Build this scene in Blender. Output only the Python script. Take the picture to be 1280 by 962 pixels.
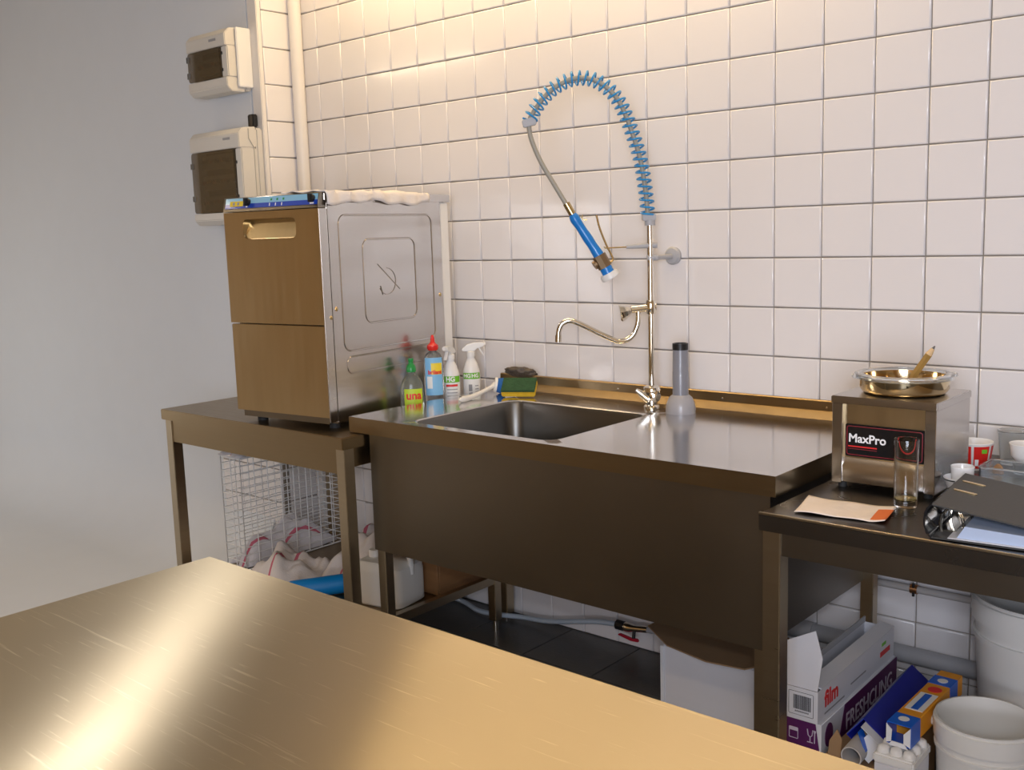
import bpy, bmesh, math, random
from mathutils import Vector, Matrix
random.seed(7)
PI = math.pi
R = math.radians
scene = bpy.context.scene
col = scene.collection
for o in list(bpy.data.objects):
    bpy.data.objects.remove(o)

# ------------------------------------------------------------------ camera
cam_d = bpy.data.cameras.new('camera')
cam = bpy.data.objects.new('camera', cam_d)
col.objects.link(cam)
rx = Vector((0.756, 0.654, -0.031)).normalized()
fw = Vector((-0.651, 0.745, -0.145)).normalized()
up = rx.cross(fw).normalized()
rx = fw.cross(up).normalized()
mw = Matrix((rx, up, -fw)).transposed().to_4x4()
mw.translation = Vector((3.556, -2.894, 1.462))
cam.matrix_world = mw
cam_d.sensor_width = 36
cam_d.lens = 36.19
cam_d.clip_start = 0.02
scene.camera = cam

# ------------------------------------------------------------------ world, lights, exposure
world = bpy.data.worlds.new('world')
scene.world = world
world.use_nodes = True
world.node_tree.nodes['Background'].inputs[0].default_value = (0.6, 0.55, 0.5, 1)
world.node_tree.nodes['Background'].inputs[1].default_value = 0.15
scene.view_settings.view_transform = 'Standard'
scene.view_settings.look = 'None'
scene.view_settings.gamma = 1
scene.view_settings.exposure = 0.0
scene.view_settings.use_curve_mapping = False


def area(name, loc, target, sx, sy, power, colour):
    d = bpy.data.lights.new(name, 'AREA')
    d.shape = 'RECTANGLE'
    d.size, d.size_y = sx, sy
    d.energy = power
    d.color = colour
    o = bpy.data.objects.new(name, d)
    col.objects.link(o)
    o.location = loc
    o.rotation_euler = (Vector(target) - Vector(loc)).to_track_quat('-Z', 'Y').to_euler()
    return o


# daylight entering from the window behind the photographer, and the camera's own flash
area('window_daylight', (4.2, -4.3, 1.45), (1.4, 0, 0.9), 1.8, 1.5, 122, (0.77, 0.84, 1.0))
area('grey_wall_fill', (-3.5, -2.4, 0.95), (-1.2, -0.2, 0.2), 1.2, 1.0, 25, (0.86, 0.94, 1.0))  # unseen fill light, added to brighten the grey wall
area('camera_flash', (3.60, -2.86, 1.60), (1.5, 0, 1.0), 0.10, 0.06, 8, (0.90, 0.93, 1.0))

# ------------------------------------------------------------------ materials
MATS = {}


def mat(name, c, rough=0.5, metal=0.0, noise=0.0, nscale=8.0, stretch=(1, 1, 1), bump=0.0, bscale=60.0, coat=0.0,
        trans=0.0, ior=1.45, alpha=1.0, emit=0.0, rvar=0.0, spec=0.5, sss=0.0):
    if name in MATS:
        return MATS[name]
    m = bpy.data.materials.new(name)
    m.use_nodes = True
    nt = m.node_tree
    b = nt.nodes['Principled BSDF']
    b.inputs['Base Color'].default_value = (*c, 1)
    b.inputs['Roughness'].default_value = rough
    b.inputs['Metallic'].default_value = metal
    b.inputs['IOR'].default_value = ior
    b.inputs['Alpha'].default_value = alpha
    b.inputs['Transmission Weight'].default_value = trans
    b.inputs['Coat Weight'].default_value = coat
    b.inputs['Coat Roughness'].default_value = 0.06
    b.inputs['Specular IOR Level'].default_value = spec
    if emit:
        b.inputs['Emission Color'].default_value = (*c, 1)
        b.inputs['Emission Strength'].default_value = emit
    tc = nt.nodes.new('ShaderNodeTexCoord')
    mp = nt.nodes.new('ShaderNodeMapping')
    mp.inputs['Scale'].default_value = stretch
    nt.links.new(tc.outputs['Object'], mp.inputs['Vector'])
    n = nt.nodes.new('ShaderNodeTexNoise')
    n.inputs['Scale'].default_value = nscale
    n.inputs['Detail'].default_value = 5
    nt.links.new(mp.outputs[0], n.inputs['Vector'])
    if noise or not (bump or rvar):
        a = noise or 0.03
        mix = nt.nodes.new('ShaderNodeMix')
        mix.data_type = 'RGBA'
        mix.inputs['A'].default_value = (*[max(0, v * (1 - a)) for v in c], 1)
        mix.inputs['B'].default_value = (*[min(1, v * (1 + a)) for v in c], 1)
        nt.links.new(n.outputs['Fac'], mix.inputs['Factor'])
        nt.links.new(mix.outputs['Result'], b.inputs['Base Color'])
    if rvar:
        mr = nt.nodes.new('ShaderNodeMapRange')
        mr.inputs['To Min'].default_value = max(0.02, rough - rvar)
        mr.inputs['To Max'].default_value = rough + rvar
        nt.links.new(n.outputs['Fac'], mr.inputs['Value'])
        nt.links.new(mr.outputs[0], b.inputs['Roughness'])
    if bump:
        n2 = nt.nodes.new('ShaderNodeTexNoise')
        n2.inputs['Scale'].default_value = bscale
        n2.inputs['Detail'].default_value = 3
        nt.links.new(mp.outputs[0], n2.inputs['Vector'])
        bp = nt.nodes.new('ShaderNodeBump')
        bp.inputs['Strength'].default_value = bump
        bp.inputs['Distance'].default_value = 0.004
        nt.links.new(n2.outputs['Fac'], bp.inputs['Height'])
        nt.links.new(bp.outputs[0], b.inputs['Normal'])
    MATS[name] = m
    return m


STEEL = (0.44, 0.365, 0.26)
mat('tile', (0.80, 0.768, 0.765), 0.14, noise=0.02, nscale=2, coat=0.3, spec=0.5, bump=0.03, bscale=6)
mat('grout', (0.27, 0.235, 0.19), 0.9, noise=0.2, nscale=30)
mat('floor_tile', (0.075, 0.072, 0.068), 0.32, noise=0.25, nscale=20, bump=0.12, bscale=90)
mat('floor_grout', (0.13, 0.125, 0.12), 0.9, noise=0.15)
mat('grey_paint', (0.66, 0.69, 0.735), 0.8, noise=0.02)
mat('ceiling_paint', (0.74, 0.66, 0.54), 0.9, noise=0.02)
mat('ochre_paint', (0.52, 0.36, 0.18), 0.85, noise=0.06, nscale=3)
mat('white_paint', (0.78, 0.74, 0.70), 0.35, noise=0.02)
mat('steel', STEEL, 0.30, 1.0, noise=0.06, nscale=6, stretch=(1, 1, 14), rvar=0.06, bump=0.02, bscale=120)
mat('steel_brushed', (0.28, 0.205, 0.115), 0.33, 1.0, noise=0.05, nscale=7, stretch=(1, 20, 20), rvar=0.07, bump=0.02, bscale=150)
mat('steel_apron', (0.23, 0.195, 0.15), 0.36, 1.0, noise=0.12, nscale=2.5, stretch=(1, 1, 1), rvar=0.08, bump=0.03, bscale=90)
mat('steel_top_dark', (0.15, 0.14, 0.13), 0.28, 1.0, noise=0.08, nscale=4, rvar=0.06, bump=0.03, bscale=60)  # the right tabletop's dark reflection is put into the base colour
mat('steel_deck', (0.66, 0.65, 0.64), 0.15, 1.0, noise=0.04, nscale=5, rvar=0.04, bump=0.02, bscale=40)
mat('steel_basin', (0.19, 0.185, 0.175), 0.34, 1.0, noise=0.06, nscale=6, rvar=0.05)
mat('steel_dark', (0.24, 0.215, 0.18), 0.30, 1.0, noise=0.08, nscale=4, rvar=0.08, bump=0.03, bscale=60)
mat('steel_machine', (0.49, 0.455, 0.42), 0.24, 1.0, noise=0.05, nscale=4, stretch=(1, 1, 16), rvar=0.06, bump=0.015, bscale=160)
mat('steel_door', (0.56, 0.45, 0.275), 0.30, 1.0, noise=0.05, nscale=4, stretch=(12, 1, 1), rvar=0.05)  # the dishwasher door's warm room reflection is put into this brown
mat('chrome', (0.82, 0.78, 0.70), 0.07, 1.0)
mat('brass', (0.62, 0.46, 0.22), 0.25, 1.0)
mat('bronze', (0.33, 0.24, 0.15), 0.4, 1.0)
mat('blue_plastic', (0.01, 0.20, 0.62), 0.32, coat=0.2)
mat('spring_blue', (0.02, 0.27, 0.62), 0.35, coat=0.2)
mat('grey_plastic', (0.42, 0.42, 0.44), 0.45)
mat('hose_grey', (0.34, 0.32, 0.27), 0.4)
mat('pipe_grey', (0.23, 0.235, 0.27), 0.33, coat=0.2)
mat('pipe_base', (0.36, 0.355, 0.38), 0.35, coat=0.2)
mat('black', (0.012, 0.012, 0.013), 0.4)
mat('black_gloss', (0.010, 0.010, 0.012), 0.12, coat=0.5)
mat('rubber', (0.02, 0.02, 0.02), 0.7)
mat('white_plastic', (0.80, 0.79, 0.77), 0.35)
mat('box_plastic', (0.64, 0.61, 0.56), 0.45)
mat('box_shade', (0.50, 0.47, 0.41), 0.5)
mat('smoked', (0.10, 0.075, 0.045), 0.08, alpha=0.62, coat=0.6)
mat('breaker', (0.36, 0.30, 0.21), 0.5, noise=0.25, nscale=30)
mat('breaker_dark', (0.06, 0.05, 0.04), 0.5)
mat('breaker_red', (0.45, 0.13, 0.05), 0.5)
mat('inner_dark', (0.10, 0.085, 0.055), 0.6)
mat('panel_blue', (0.015, 0.06, 0.42), 0.3, coat=0.3)
mat('panel_light', (0.25, 0.52, 0.72), 0.3, coat=0.3)
mat('badge_yellow', (0.75, 0.55, 0.03), 0.4)
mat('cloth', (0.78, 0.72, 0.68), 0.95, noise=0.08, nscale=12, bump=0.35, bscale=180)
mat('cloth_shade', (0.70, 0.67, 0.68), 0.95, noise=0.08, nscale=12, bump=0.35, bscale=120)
mat('pink_stripe', (0.62, 0.16, 0.22), 0.9)
mat('rubber_blue', (0.0, 0.22, 0.62), 0.45)
mat('wire_white', (0.80, 0.80, 0.79), 0.4)
mat('clear_plastic', (0.86, 0.90, 0.93), 0.06, trans=0.92, ior=1.35)
mat('clear_green', (0.80, 0.88, 0.80), 0.06, trans=0.9, ior=1.35)
mat('glass', (0.97, 0.98, 0.97), 0.015, trans=1.0, ior=1.45)
mat('yellow_liquid', (0.75, 0.62, 0.22), 0.05, trans=0.85, ior=1.33)
mat('cap_green', (0.01, 0.26, 0.05), 0.3, coat=0.3)
mat('cap_red', (0.72, 0.02, 0.015), 0.25, coat=0.4)
mat('label_lime', (0.50, 0.66, 0.04), 0.4)
mat('label_green', (0.16, 0.50, 0.03), 0.4)
mat('label_blue', (0.22, 0.50, 0.78), 0.4)
mat('label_yellow', (0.85, 0.66, 0.05), 0.4)
mat('label_white', (0.82, 0.82, 0.80), 0.4)
mat('label_red', (0.72, 0.03, 0.03), 0.4)
mat('ink_dark', (0.03, 0.03, 0.03), 0.5)
mat('ink_white', (0.85, 0.84, 0.84), 0.5)
mat('ink_grey', (0.30, 0.30, 0.31), 0.5)
mat('ink_dim', (0.25, 0.02, 0.03), 0.5)
mat('ink_lilac', (0.62, 0.55, 0.66), 0.5)
mat('sponge_yellow', (0.72, 0.47, 0.03), 0.9, noise=0.2, nscale=60, bump=0.6, bscale=200)
mat('scour_green', (0.03, 0.085, 0.035), 0.95, noise=0.4, nscale=50, bump=0.7, bscale=160)
mat('steel_wool', (0.12, 0.10, 0.085), 0.55, noise=0.5, nscale=60, metal=0.5, bump=0.8, bscale=140)
mat('bristle_blue', (0.02, 0.13, 0.42), 0.8, noise=0.3, nscale=120, bump=0.8, bscale=260)
mat('bowl_steel', (0.72, 0.58, 0.36), 0.10, 1.0)
mat('pencil_paint', (0.30, 0.18, 0.05), 0.35, noise=0.15, nscale=20)
mat('pencil_wood', (0.66, 0.46, 0.25), 0.7)
mat('graphite', (0.10, 0.09, 0.09), 0.4)
mat('paper_cream', (0.80, 0.70, 0.62), 0.7, noise=0.1, nscale=30, bump=0.2, bscale=50)
mat('orange_print', (0.72, 0.16, 0.03), 0.6)
mat('binder_board', (0.045, 0.044, 0.043), 0.55, noise=0.2, nscale=180)
mat('paper_blue', (0.42, 0.50, 0.66), 0.6)
mat('paper_white', (0.76, 0.77, 0.80), 0.6)
mat('cup_red', (0.66, 0.02, 0.015), 0.35)
mat('cup_white', (0.80, 0.78, 0.75), 0.35)
mat('ceramic', (0.84, 0.84, 0.84), 0.15, coat=0.3)
mat('carton_white', (0.70, 0.70, 0.74), 0.65, noise=0.05, nscale=6)
mat('carton_inside', (0.42, 0.42, 0.44), 0.8, noise=0.08)
mat('carton_brown', (0.34, 0.21, 0.11), 0.85, noise=0.12, nscale=10)
mat('wood_brown', (0.30, 0.15, 0.06), 0.6, noise=0.25, nscale=5, stretch=(1, 1, 8))
mat('purple_print', (0.10, 0.015, 0.10), 0.45)
mat('foil_blue', (0.012, 0.02, 0.32), 0.35, coat=0.2)
mat('foil_blue_faded', (0.08, 0.13, 0.36), 0.4, noise=0.25, nscale=20)
mat('bright_blue', (0.01, 0.12, 0.62), 0.35, coat=0.2)
mat('box_orange', (0.78, 0.32, 0.02), 0.45, noise=0.15, nscale=25)
mat('bucket_white', (0.74, 0.73, 0.70), 0.4, noise=0.02)
mat('tube_cardboard', (0.50, 0.47, 0.45), 0.8)
mat('valve_red', (0.42, 0.01, 0.03), 0.4)
mat('hose_blue', (0.45, 0.52, 0.60), 0.3, coat=0.2)
mat('copper', (0.45, 0.22, 0.10), 0.4, 1.0)
mat('tube_lamp', (1.0, 0.74, 0.44), 0.4, emit=3.0)


def fg_steel():
    m = bpy.data.materials.new('steel_scratched')
    m.use_nodes = True
    nt = m.node_tree
    b = nt.nodes['Principled BSDF']
    b.inputs['Metallic'].default_value = 1
    tc = nt.nodes.new('ShaderNodeTexCoord')

    def scr(rot, sx, sy, lo, hi, scale):
        mp = nt.nodes.new('ShaderNodeMapping')
        mp.inputs['Rotation'].default_value = (0, 0, R(rot))
        mp.inputs['Scale'].default_value = (sx, sy, 1)
        nt.links.new(tc.outputs['Object'], mp.inputs['Vector'])
        n = nt.nodes.new('ShaderNodeTexNoise')
        n.inputs['Scale'].default_value = scale
        n.inputs['Detail'].default_value = 4
        n.inputs['Distortion'].default_value = 0.4
        nt.links.new(mp.outputs[0], n.inputs['Vector'])
        cr = nt.nodes.new('ShaderNodeMapRange')
        cr.inputs['From Min'].default_value = lo
        cr.inputs['From Max'].default_value = hi
        nt.links.new(n.outputs['Fac'], cr.inputs['Value'])
        return cr.outputs[0], n.outputs['Fac']
    s1, f1 = scr(25, 2.0, 60, 0.64, 0.76, 3)
    s2, f2 = scr(-50, 2.5, 55, 0.67, 0.78, 3)
    s3, f3 = scr(0, 1.0, 1.0, 0.3, 0.7, 3)
    ad = nt.nodes.new('ShaderNodeMath')
    ad.operation = 'ADD'
    nt.links.new(s1, ad.inputs[0])
    nt.links.new(s2, ad.inputs[1])
    mix = nt.nodes.new('ShaderNodeMix')
    mix.data_type = 'RGBA'
    mix.inputs['A'].default_value = (0.53, 0.45, 0.315, 1)
    mix.inputs['B'].default_value = (0.74, 0.66, 0.50, 1)
    nt.links.new(ad.outputs[0], mix.inputs['Factor'])
    nt.links.new(mix.outputs['Result'], b.inputs['Base Color'])
    mr = nt.nodes.new('ShaderNodeMapRange')
    mr.inputs['To Min'].default_value = 0.27
    mr.inputs['To Max'].default_value = 0.35
    nt.links.new(f3, mr.inputs['Value'])
    nt.links.new(mr.outputs[0], b.inputs['Roughness'])
    b.inputs['Anisotropic'].default_value = 1.0
    tg = nt.nodes.new('ShaderNodeCombineXYZ')
    tg.inputs[1].default_value = 1.0
    nt.links.new(tg.outputs[0], b.inputs['Tangent'])
    bp = nt.nodes.new('ShaderNodeBump')
    bp.inputs['Strength'].default_value = 0.06
    bp.inputs['Distance'].default_value = 0.002
    nt.links.new(ad.outputs[0], bp.inputs['Height'])
    nt.links.new(bp.outputs[0], b.inputs['Normal'])
    MATS['steel_scratched'] = m


fg_steel()

# ------------------------------------------------------------------ mesh helpers


def nb():
    return bmesh.new()


def bx(bm, x0, x1, y0, y1, z0, z1, M=None):
    vs = [bm.verts.new((x, y, z)) for x in (x0, x1) for y in (y0, y1) for z in (z0, z1)]
    if M is not None:
        for v in vs:
            v.co = M @ v.co
    for f in ((0, 1, 3, 2), (4, 6, 7, 5), (0, 4, 5, 1), (2, 3, 7, 6), (0, 2, 6, 4), (1, 5, 7, 3)):
        bm.faces.new([vs[i] for i in f])
    return bm


def box(x0, x1, y0, y1, z0, z1, M=None):
    return bx(nb(), x0, x1, y0, y1, z0, z1, M)


def lathe(prof, n=28, c=(0, 0, 0), M=None, bm=None, sy=1.0, a0=0.0, a1=2 * PI):
    """prof: list of (r, z); closed at r == 0"""
    bm = bm or nb()
    full = abs(a1 - a0 - 2 * PI) < 1e-6
    rings = []
    for r, z in prof:
        if r < 1e-6:
            v = bm.verts.new((0, 0, z))
            rings.append([v])
        else:
            k = n if full else n + 1
            rings.append([bm.verts.new((r * math.cos(a0 + (a1 - a0) * i / n), sy * r * math.sin(a0 + (a1 - a0) * i / n), z)) for i in range(k)])
    for A, B in zip(rings, rings[1:]):
        m = n
        for i in range(m):
            j = (i + 1) % len(B) if full else i + 1
            if len(A) == 1 and len(B) == 1:
                continue
            if len(A) == 1:
                bm.faces.new((A[0], B[j], B[i]))
            elif len(B) == 1:
                j2 = (i + 1) % len(A) if full else i + 1
                bm.faces.new((A[i], A[j2], B[0]))
            else:
                bm.faces.new((A[i], A[j], B[j], B[i]))
    T = Matrix.Translation(c)
    if M is not None:
        T = T @ M
    for ring in rings:
        for v in ring:
            v.co = T @ v.co
    return bm


def tube(pts, r, n=10, bm=None, cap=True, closed=False):
    bm = bm or nb()
    P = [Vector(p) for p in pts]
    N = len(P)
    rs = r if isinstance(r, (list, tuple)) else [r] * N
    T = []
    for i in range(N):
        if closed:
            t = P[(i + 1) % N] - P[i - 1]
        else:
            t = P[min(i + 1, N - 1)] - P[max(i - 1, 0)]
        T.append(t.normalized())
    u = T[0].orthogonal().normalized()
    rings = []
    for i in range(N):
        if i:
            u = (u - T[i] * u.dot(T[i]))
            if u.length < 1e-6:
                u = T[i].orthogonal()
            u.normalize()
        w = T[i].cross(u)
        rings.append([bm.verts.new(P[i] + rs[i] * (math.cos(2 * PI * k / n) * u + math.sin(2 * PI * k / n) * w)) for k in range(n)])
    pairs = list(zip(rings, rings[1:]))
    if closed:
        pairs.append((rings[-1], rings[0]))
    for A, B in pairs:
        for k in range(n):
            bm.faces.new((A[k], A[(k + 1) % n], B[(k + 1) % n], B[k]))
    if cap and not closed:
        bm.faces.new(rings[0][::-1])
        bm.faces.new(rings[-1])
    return bm


def cyl(a, b, r, n=20, bm=None, r2=None):
    return tube([a, b], [r, r if r2 is None else r2], n, bm)


def smooth_path(pts, k=6):
    """Catmull-Rom through the points"""
    P = [Vector(p) for p in pts]
    P = [2 * P[0] - P[1]] + P + [2 * P[-1] - P[-2]]
    out = []
    for i in range(1, len(P) - 2):
        for j in range(k):
            t = j / k
            a, b, c, d = P[i - 1], P[i], P[i + 1], P[i + 2]
            out.append(0.5 * ((2 * b) + (c - a) * t + (2 * a - 5 * b + 4 * c - d) * t * t + (3 * b - a - 3 * c + d) * t ** 3))
    out.append(P[-2])
    return out


def prism(poly, axis, a, b, bm=None, M=None):
    """poly of 2D points extruded along axis (0,1,2) from a to b"""
    bm = bm or nb()

    def mk(p, h):
        if axis == 0:
            v = Vector((h, p[0], p[1]))
        elif axis == 1:
            v = Vector((p[0], h, p[1]))
        else:
            v = Vector((p[0], p[1], h))
        return M @ v if M is not None else v
    A = [bm.verts.new(mk(p, a)) for p in poly]
    B = [bm.verts.new(mk(p, b)) for p in poly]
    n = len(poly)
    bm.faces.new(A)
    bm.faces.new(B[::-1])
    for i in range(n):
        bm.faces.new((A[i], B[i], B[(i + 1) % n], A[(i + 1) % n]))
    return bm


def rrect(x0, x1, y0, y1, r, n=5):
    out = []
    for cx, cy, a in ((x1 - r, y0 + r, -90), (x1 - r, y1 - r, 0), (x0 + r, y1 - r, 90), (x0 + r, y0 + r, 180)):
        for i in range(n + 1):
            t = R(a + 90 * i / n)
            out.append((cx + r * math.cos(t), cy + r * math.sin(t)))
    return out


def wm(o):
    m = Matrix.Identity(4)
    while o is not None:
        m = o.matrix_basis @ m
        o = o.parent
    return m


def obj(name, bm, m, parent=None, bevel=0.0, seg=2, world=False, ang=40, label=None, kind=None):
    bmesh.ops.recalc_face_normals(bm, faces=bm.faces[:])
    if bevel:
        bmesh.ops.bevel(bm, geom=[e for e in bm.edges if len(e.link_faces) == 2 and e.calc_face_angle(0) > 0.5],
                        offset=bevel, segments=seg, affect='EDGES', clamp_overlap=True)
    if world and parent is not None:
        bm.transform(wm(parent).inverted())
    me = bpy.data.meshes.new(name)
    bm.to_mesh(me)
    bm.free()
    for p in me.polygons:
        p.use_smooth = True
    me.set_sharp_from_angle(angle=R(ang))
    for mm in (m if isinstance(m, (list, tuple)) else [m]):
        me.materials.append(MATS[mm])
    o = bpy.data.objects.new(name, me)
    col.objects.link(o)
    if parent is not None:
        o.parent = parent
    if label:
        o['label'] = label
    if kind:
        o['kind'] = kind
    return o


def tag(o, label, cat, group=None):
    o['label'] = label
    o['category'] = cat
    if group:
        o['group'] = group
    return o


def thing(name, label, cat, loc=(0, 0, 0), rotz=0.0, group=None):
    o = bpy.data.objects.new(name, None)
    o.empty_display_size = 0.05
    col.objects.link(o)
    o.location = loc
    o.rotation_euler = (0, 0, rotz)
    return tag(o, label, cat, group)


def struct(name, bm, m, parent=None, **k):
    o = obj(name, bm, m, parent, **k)
    o['kind'] = 'structure'
    return o


def lettering(txt, size, m, parent, M, name='lettering', depth=0.0004, bend=None, align='CENTER', shear=0.0, sx=1.0, bold=0.0, off=0.0):
    cu = bpy.data.curves.new('t', 'FONT')
    cu.body = txt
    cu.size = size
    cu.align_x = align
    cu.align_y = 'CENTER'
    cu.shear = shear
    cu.extrude = depth
    cu.offset = bold
    cu.resolution_u = 3
    to = bpy.data.objects.new('t', cu)
    col.objects.link(to)
    dg = bpy.context.evaluated_depsgraph_get()
    me = bpy.data.meshes.new_from_object(to.evaluated_get(dg))
    bpy.data.objects.remove(to)
    for v in me.vertices:
        x, y, z = v.co.x * sx + off, v.co.y, v.co.z
        if bend:  # wrap around a vertical cylinder of radius bend (local front is -y)
            ra, ry = bend
            a = x / ra
            v.co = M @ Vector(((ra + z) * math.sin(a), -(ra * ry + z) * math.cos(a), y))
        else:
            v.co = M @ Vector((x, y, z))
    me.name = name
    me.materials.clear()
    me.materials.append(MATS[m])
    o = bpy.data.objects.new(name, me)
    col.objects.link(o)
    o.parent = parent
    return o


FRONT = Matrix(((1, 0, 0, 0), (0, 0, -1, 0), (0, 1, 0, 0), (0, 0, 0, 1)))   # text on a face looking to -y
SIDE = Matrix(((0, 0, 1, 0), (1, 0, 0, 0), (0, 1, 0, 0), (0, 0, 0, 1)))     # text on a face looking to +x, reading towards +y


def T(x, y, z):
    return Matrix.Translation((x, y, z))


# ================================================================== the room
TM, GJ = 0.15, 0.0032
Z0 = 0.0165


def tile_bm(w, h, t=0.008):
    bm = nb()
    # pillow-edged tile facing -y, centred, front at y = -t
    rings = []
    for ins, d in ((0.0, 0.0), (0.0, t * 0.45), (0.0012, t * 0.85), (0.0040, t), (0.0046, t)):
        a, b = w / 2 - ins, h / 2 - ins
        rings.append([bm.verts.new((sx * a, -d, sz * b)) for sx, sz in ((-1, -1), (1, -1), (1, 1), (-1, 1))])
    for A, B in zip(rings, rings[1:]):
        for i in range(4):
            bm.faces.new((A[i], A[(i + 1) % 4], B[(i + 1) % 4], B[i]))
    bm.faces.new(rings[-1])
    return bm


TILE_CACHE = {}


def tile(parent, c, w, h, rotz=0.0):
    key = (round(w, 4), round(h, 4))
    if key not in TILE_CACHE:
        o = obj('tile', tile_bm(w, h), 'tile', parent, ang=60)
        TILE_CACHE[key] = o.data
    else:
        o = bpy.data.objects.new('tile', TILE_CACHE[key])
        col.objects.link(o)
        o.parent = parent
    o.location = c
    o.rotation_euler = (random.uniform(-.0016, .0016), 0, rotz + random.uniform(-.0016, .0016))
    return o


CEIL = 2.95
XL, XR, YR = -3.6, 4.9, -4.7
wall_back = struct('wall_back', box(-0.30, XR, 0.0, 0.12, 0, CEIL), 'grout')
rest = nb()
n_t = 0
for k in range(-1, 33):
    xa, xb = k * TM, (k + 1) * TM
    if k == -1:
        xa = -0.13
    for n in range(0, 20):
        za, zb = Z0 + n * TM, min(Z0 + (n + 1) * TM, CEIL)
        if n == 0:
            za = 0.0
        w, h = xb - xa - GJ, zb - za - GJ
        cx, cz = (xa + xb) / 2, (za + zb) / 2
        seen = xa < 2.95 and za < 2.47 - 0.155 * max(xa, 0)
        if 1.05 < xa and xb < 2.45 and 0.45 < za < 0.72:
            seen = False          # behind the sink's apron
        if 0.30 <= xa < 0.74 and 0.9 < za < 1.3:
            seen = False          # behind the dishwasher
        if xa < 0.74 and 0.55 < za < 0.9:
            seen = False
        if seen and n_t < 300:
            tile(wall_back, (cx, 0, cz), w, h)
            n_t += 1
        else:
            b2 = tile_bm(w, h)
            b2.transform(T(cx, 0, cz))
            tmp = bpy.data.meshes.new('tmp')
            b2.to_mesh(tmp)
            b2.free()
            rest.from_mesh(tmp)
            bpy.data.meshes.remove(tmp)
obj('tile_field', rest, 'tile', wall_back, ang=60, kind='stuff')

wall_left = struct('wall_left', box(-0.25, -0.138, -0.195, 0.0, 0, CEIL), 'grout')
for ya, yb in ((-0.19, -0.04), (-0.04, -0.009)):
    for n in range(0, 20):
        za, zb = Z0 + n * TM, min(Z0 + (n + 1) * TM, CEIL)
        tile(wall_left, (-0.138, (ya + yb) / 2, (za + zb) / 2), yb - ya - GJ, zb - za - GJ, PI / 2)
trim = struct('trim_1', box(-0.192, -0.128, -0.214, -0.192, 0.86, CEIL), 'white_paint', bevel=0.003)

# plain grey wall that runs on to the left and sweeps into a grey floor
prof = []
cr = 0.35
for i in range(13):
    a = R(90 * i / 12)
    prof.append((-0.214 - cr + cr * math.cos(a), cr + 0.002 - cr * math.sin(a)))
poly = [(-0.10, CEIL), (-0.214, CEIL)] + prof + [(YR, 0.002), (YR, -0.05), (-0.10, -0.05)]
wall_far = struct('wall_far_left', prism(poly, 0, XL, -0.20), 'grey_paint', ang=30)
wains = struct('wall_left_return', box(-0.585, -0.13, -0.226, -0.2125, 0, 0.69), 'grout')
for xa, xb in ((-0.58, -0.43), (-0.43, -0.28), (-0.28, -0.13)):
    for n in range(5):
        za, zb = Z0 + n * TM, min(Z0 + (n + 1) * TM, 0.69)
        tile(wains, ((xa + xb) / 2, -0.226, (za + zb) / 2), xb - xa - GJ, zb - za - GJ)

floor = struct('floor', box(-0.20, XR, YR, 0.12, -0.06, -0.004), 'floor_grout')
FT = 0.3
fmesh = None
for i in range(-4, 13):
    for j in range(0, 16):
        xa = 0.995 + i * FT
        ya = -j * FT - FT
        x0, x1 = max(xa, -0.20), min(xa + FT, XR)
        y0, y1 = max(ya, YR), ya + FT
        if x1 - x0 < 0.02 or y1 - y0 < 0.02:
            continue
        w, d = x1 - x0 - 0.004, y1 - y0 - 0.004
        if abs(w - FT + 0.004) < 1e-6 and abs(d - FT + 0.004) < 1e-6 and fmesh:
            o = bpy.data.objects.new('floor_tile', fmesh)
            col.objects.link(o)
            o.parent = floor
        else:
            o = obj('floor_tile', box(-w / 2, w / 2, -d / 2, d / 2, -0.008, 0.0), 'floor_tile', floor, bevel=0.0015, seg=1)
            if abs(w - FT + 0.004) < 1e-6 and abs(d - FT + 0.004) < 1e-6:
                fmesh = o.data
        o.location = ((x0 + x1) / 2, (y0 + y1) / 2, 0)

struct('ceiling', box(XL, XR, YR, 0.12, CEIL, CEIL + 0.1), 'ceiling_paint')
struct('wall_right', box(XR, XR + 0.1, YR, 0.12, 0, CEIL), 'ochre_paint')
struct('wall_rear', box(XL, XR, YR - 0.1, YR, 0, CEIL), 'ochre_paint')
struct('wall_side_left', box(XL - 0.1, XL, YR, -0.1, 0, CEIL), 'ochre_paint')


def ceiling_lamp(x, y, z, ln, power, label, along_x=True, colour=(1.0, 0.70, 0.38), tilt=0, spread=180):
    t = thing('fluorescent_lamp', label, 'ceiling lamp', (x, y, CEIL), 0 if along_x else PI / 2, 'ceiling lamps')
    dz = z - CEIL
    if dz < -0.08:
        for s in (-1, 1):
            obj('hanger', cyl((s * ln * 0.4, 0, dz + 0.06), (s * ln * 0.4, 0, 0), 0.004), 'white_paint', t)
    obj('housing', box(-ln / 2, ln / 2, -0.075, 0.075, dz + 0.02, dz + 0.065), 'white_paint', t, bevel=0.006)
    obj('tube', cyl((-ln / 2 + 0.03, 0, dz), (ln / 2 - 0.03, 0, dz), 0.016), 'tube_lamp', t)
    for s in (-1, 1):
        obj('end_socket', box(s * ln / 2 - 0.015, s * ln / 2 + 0.015, -0.025, 0.025, dz - 0.022, dz + 0.022), 'white_paint', t)
    d = bpy.data.lights.new('lamp_light', 'AREA')
    d.shape = 'RECTANGLE'
    d.size, d.size_y = ln, 0.12
    d.energy = power
    d.color = colour
    d.spread = R(spread)
    o = bpy.data.objects.new('lamp_light', d)
    col.objects.link(o)
    o.parent = t
    o.location = (0, 0, dz - 0.03)
    o.rotation_euler = (R(tilt), 0, 0)
    return t


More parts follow.
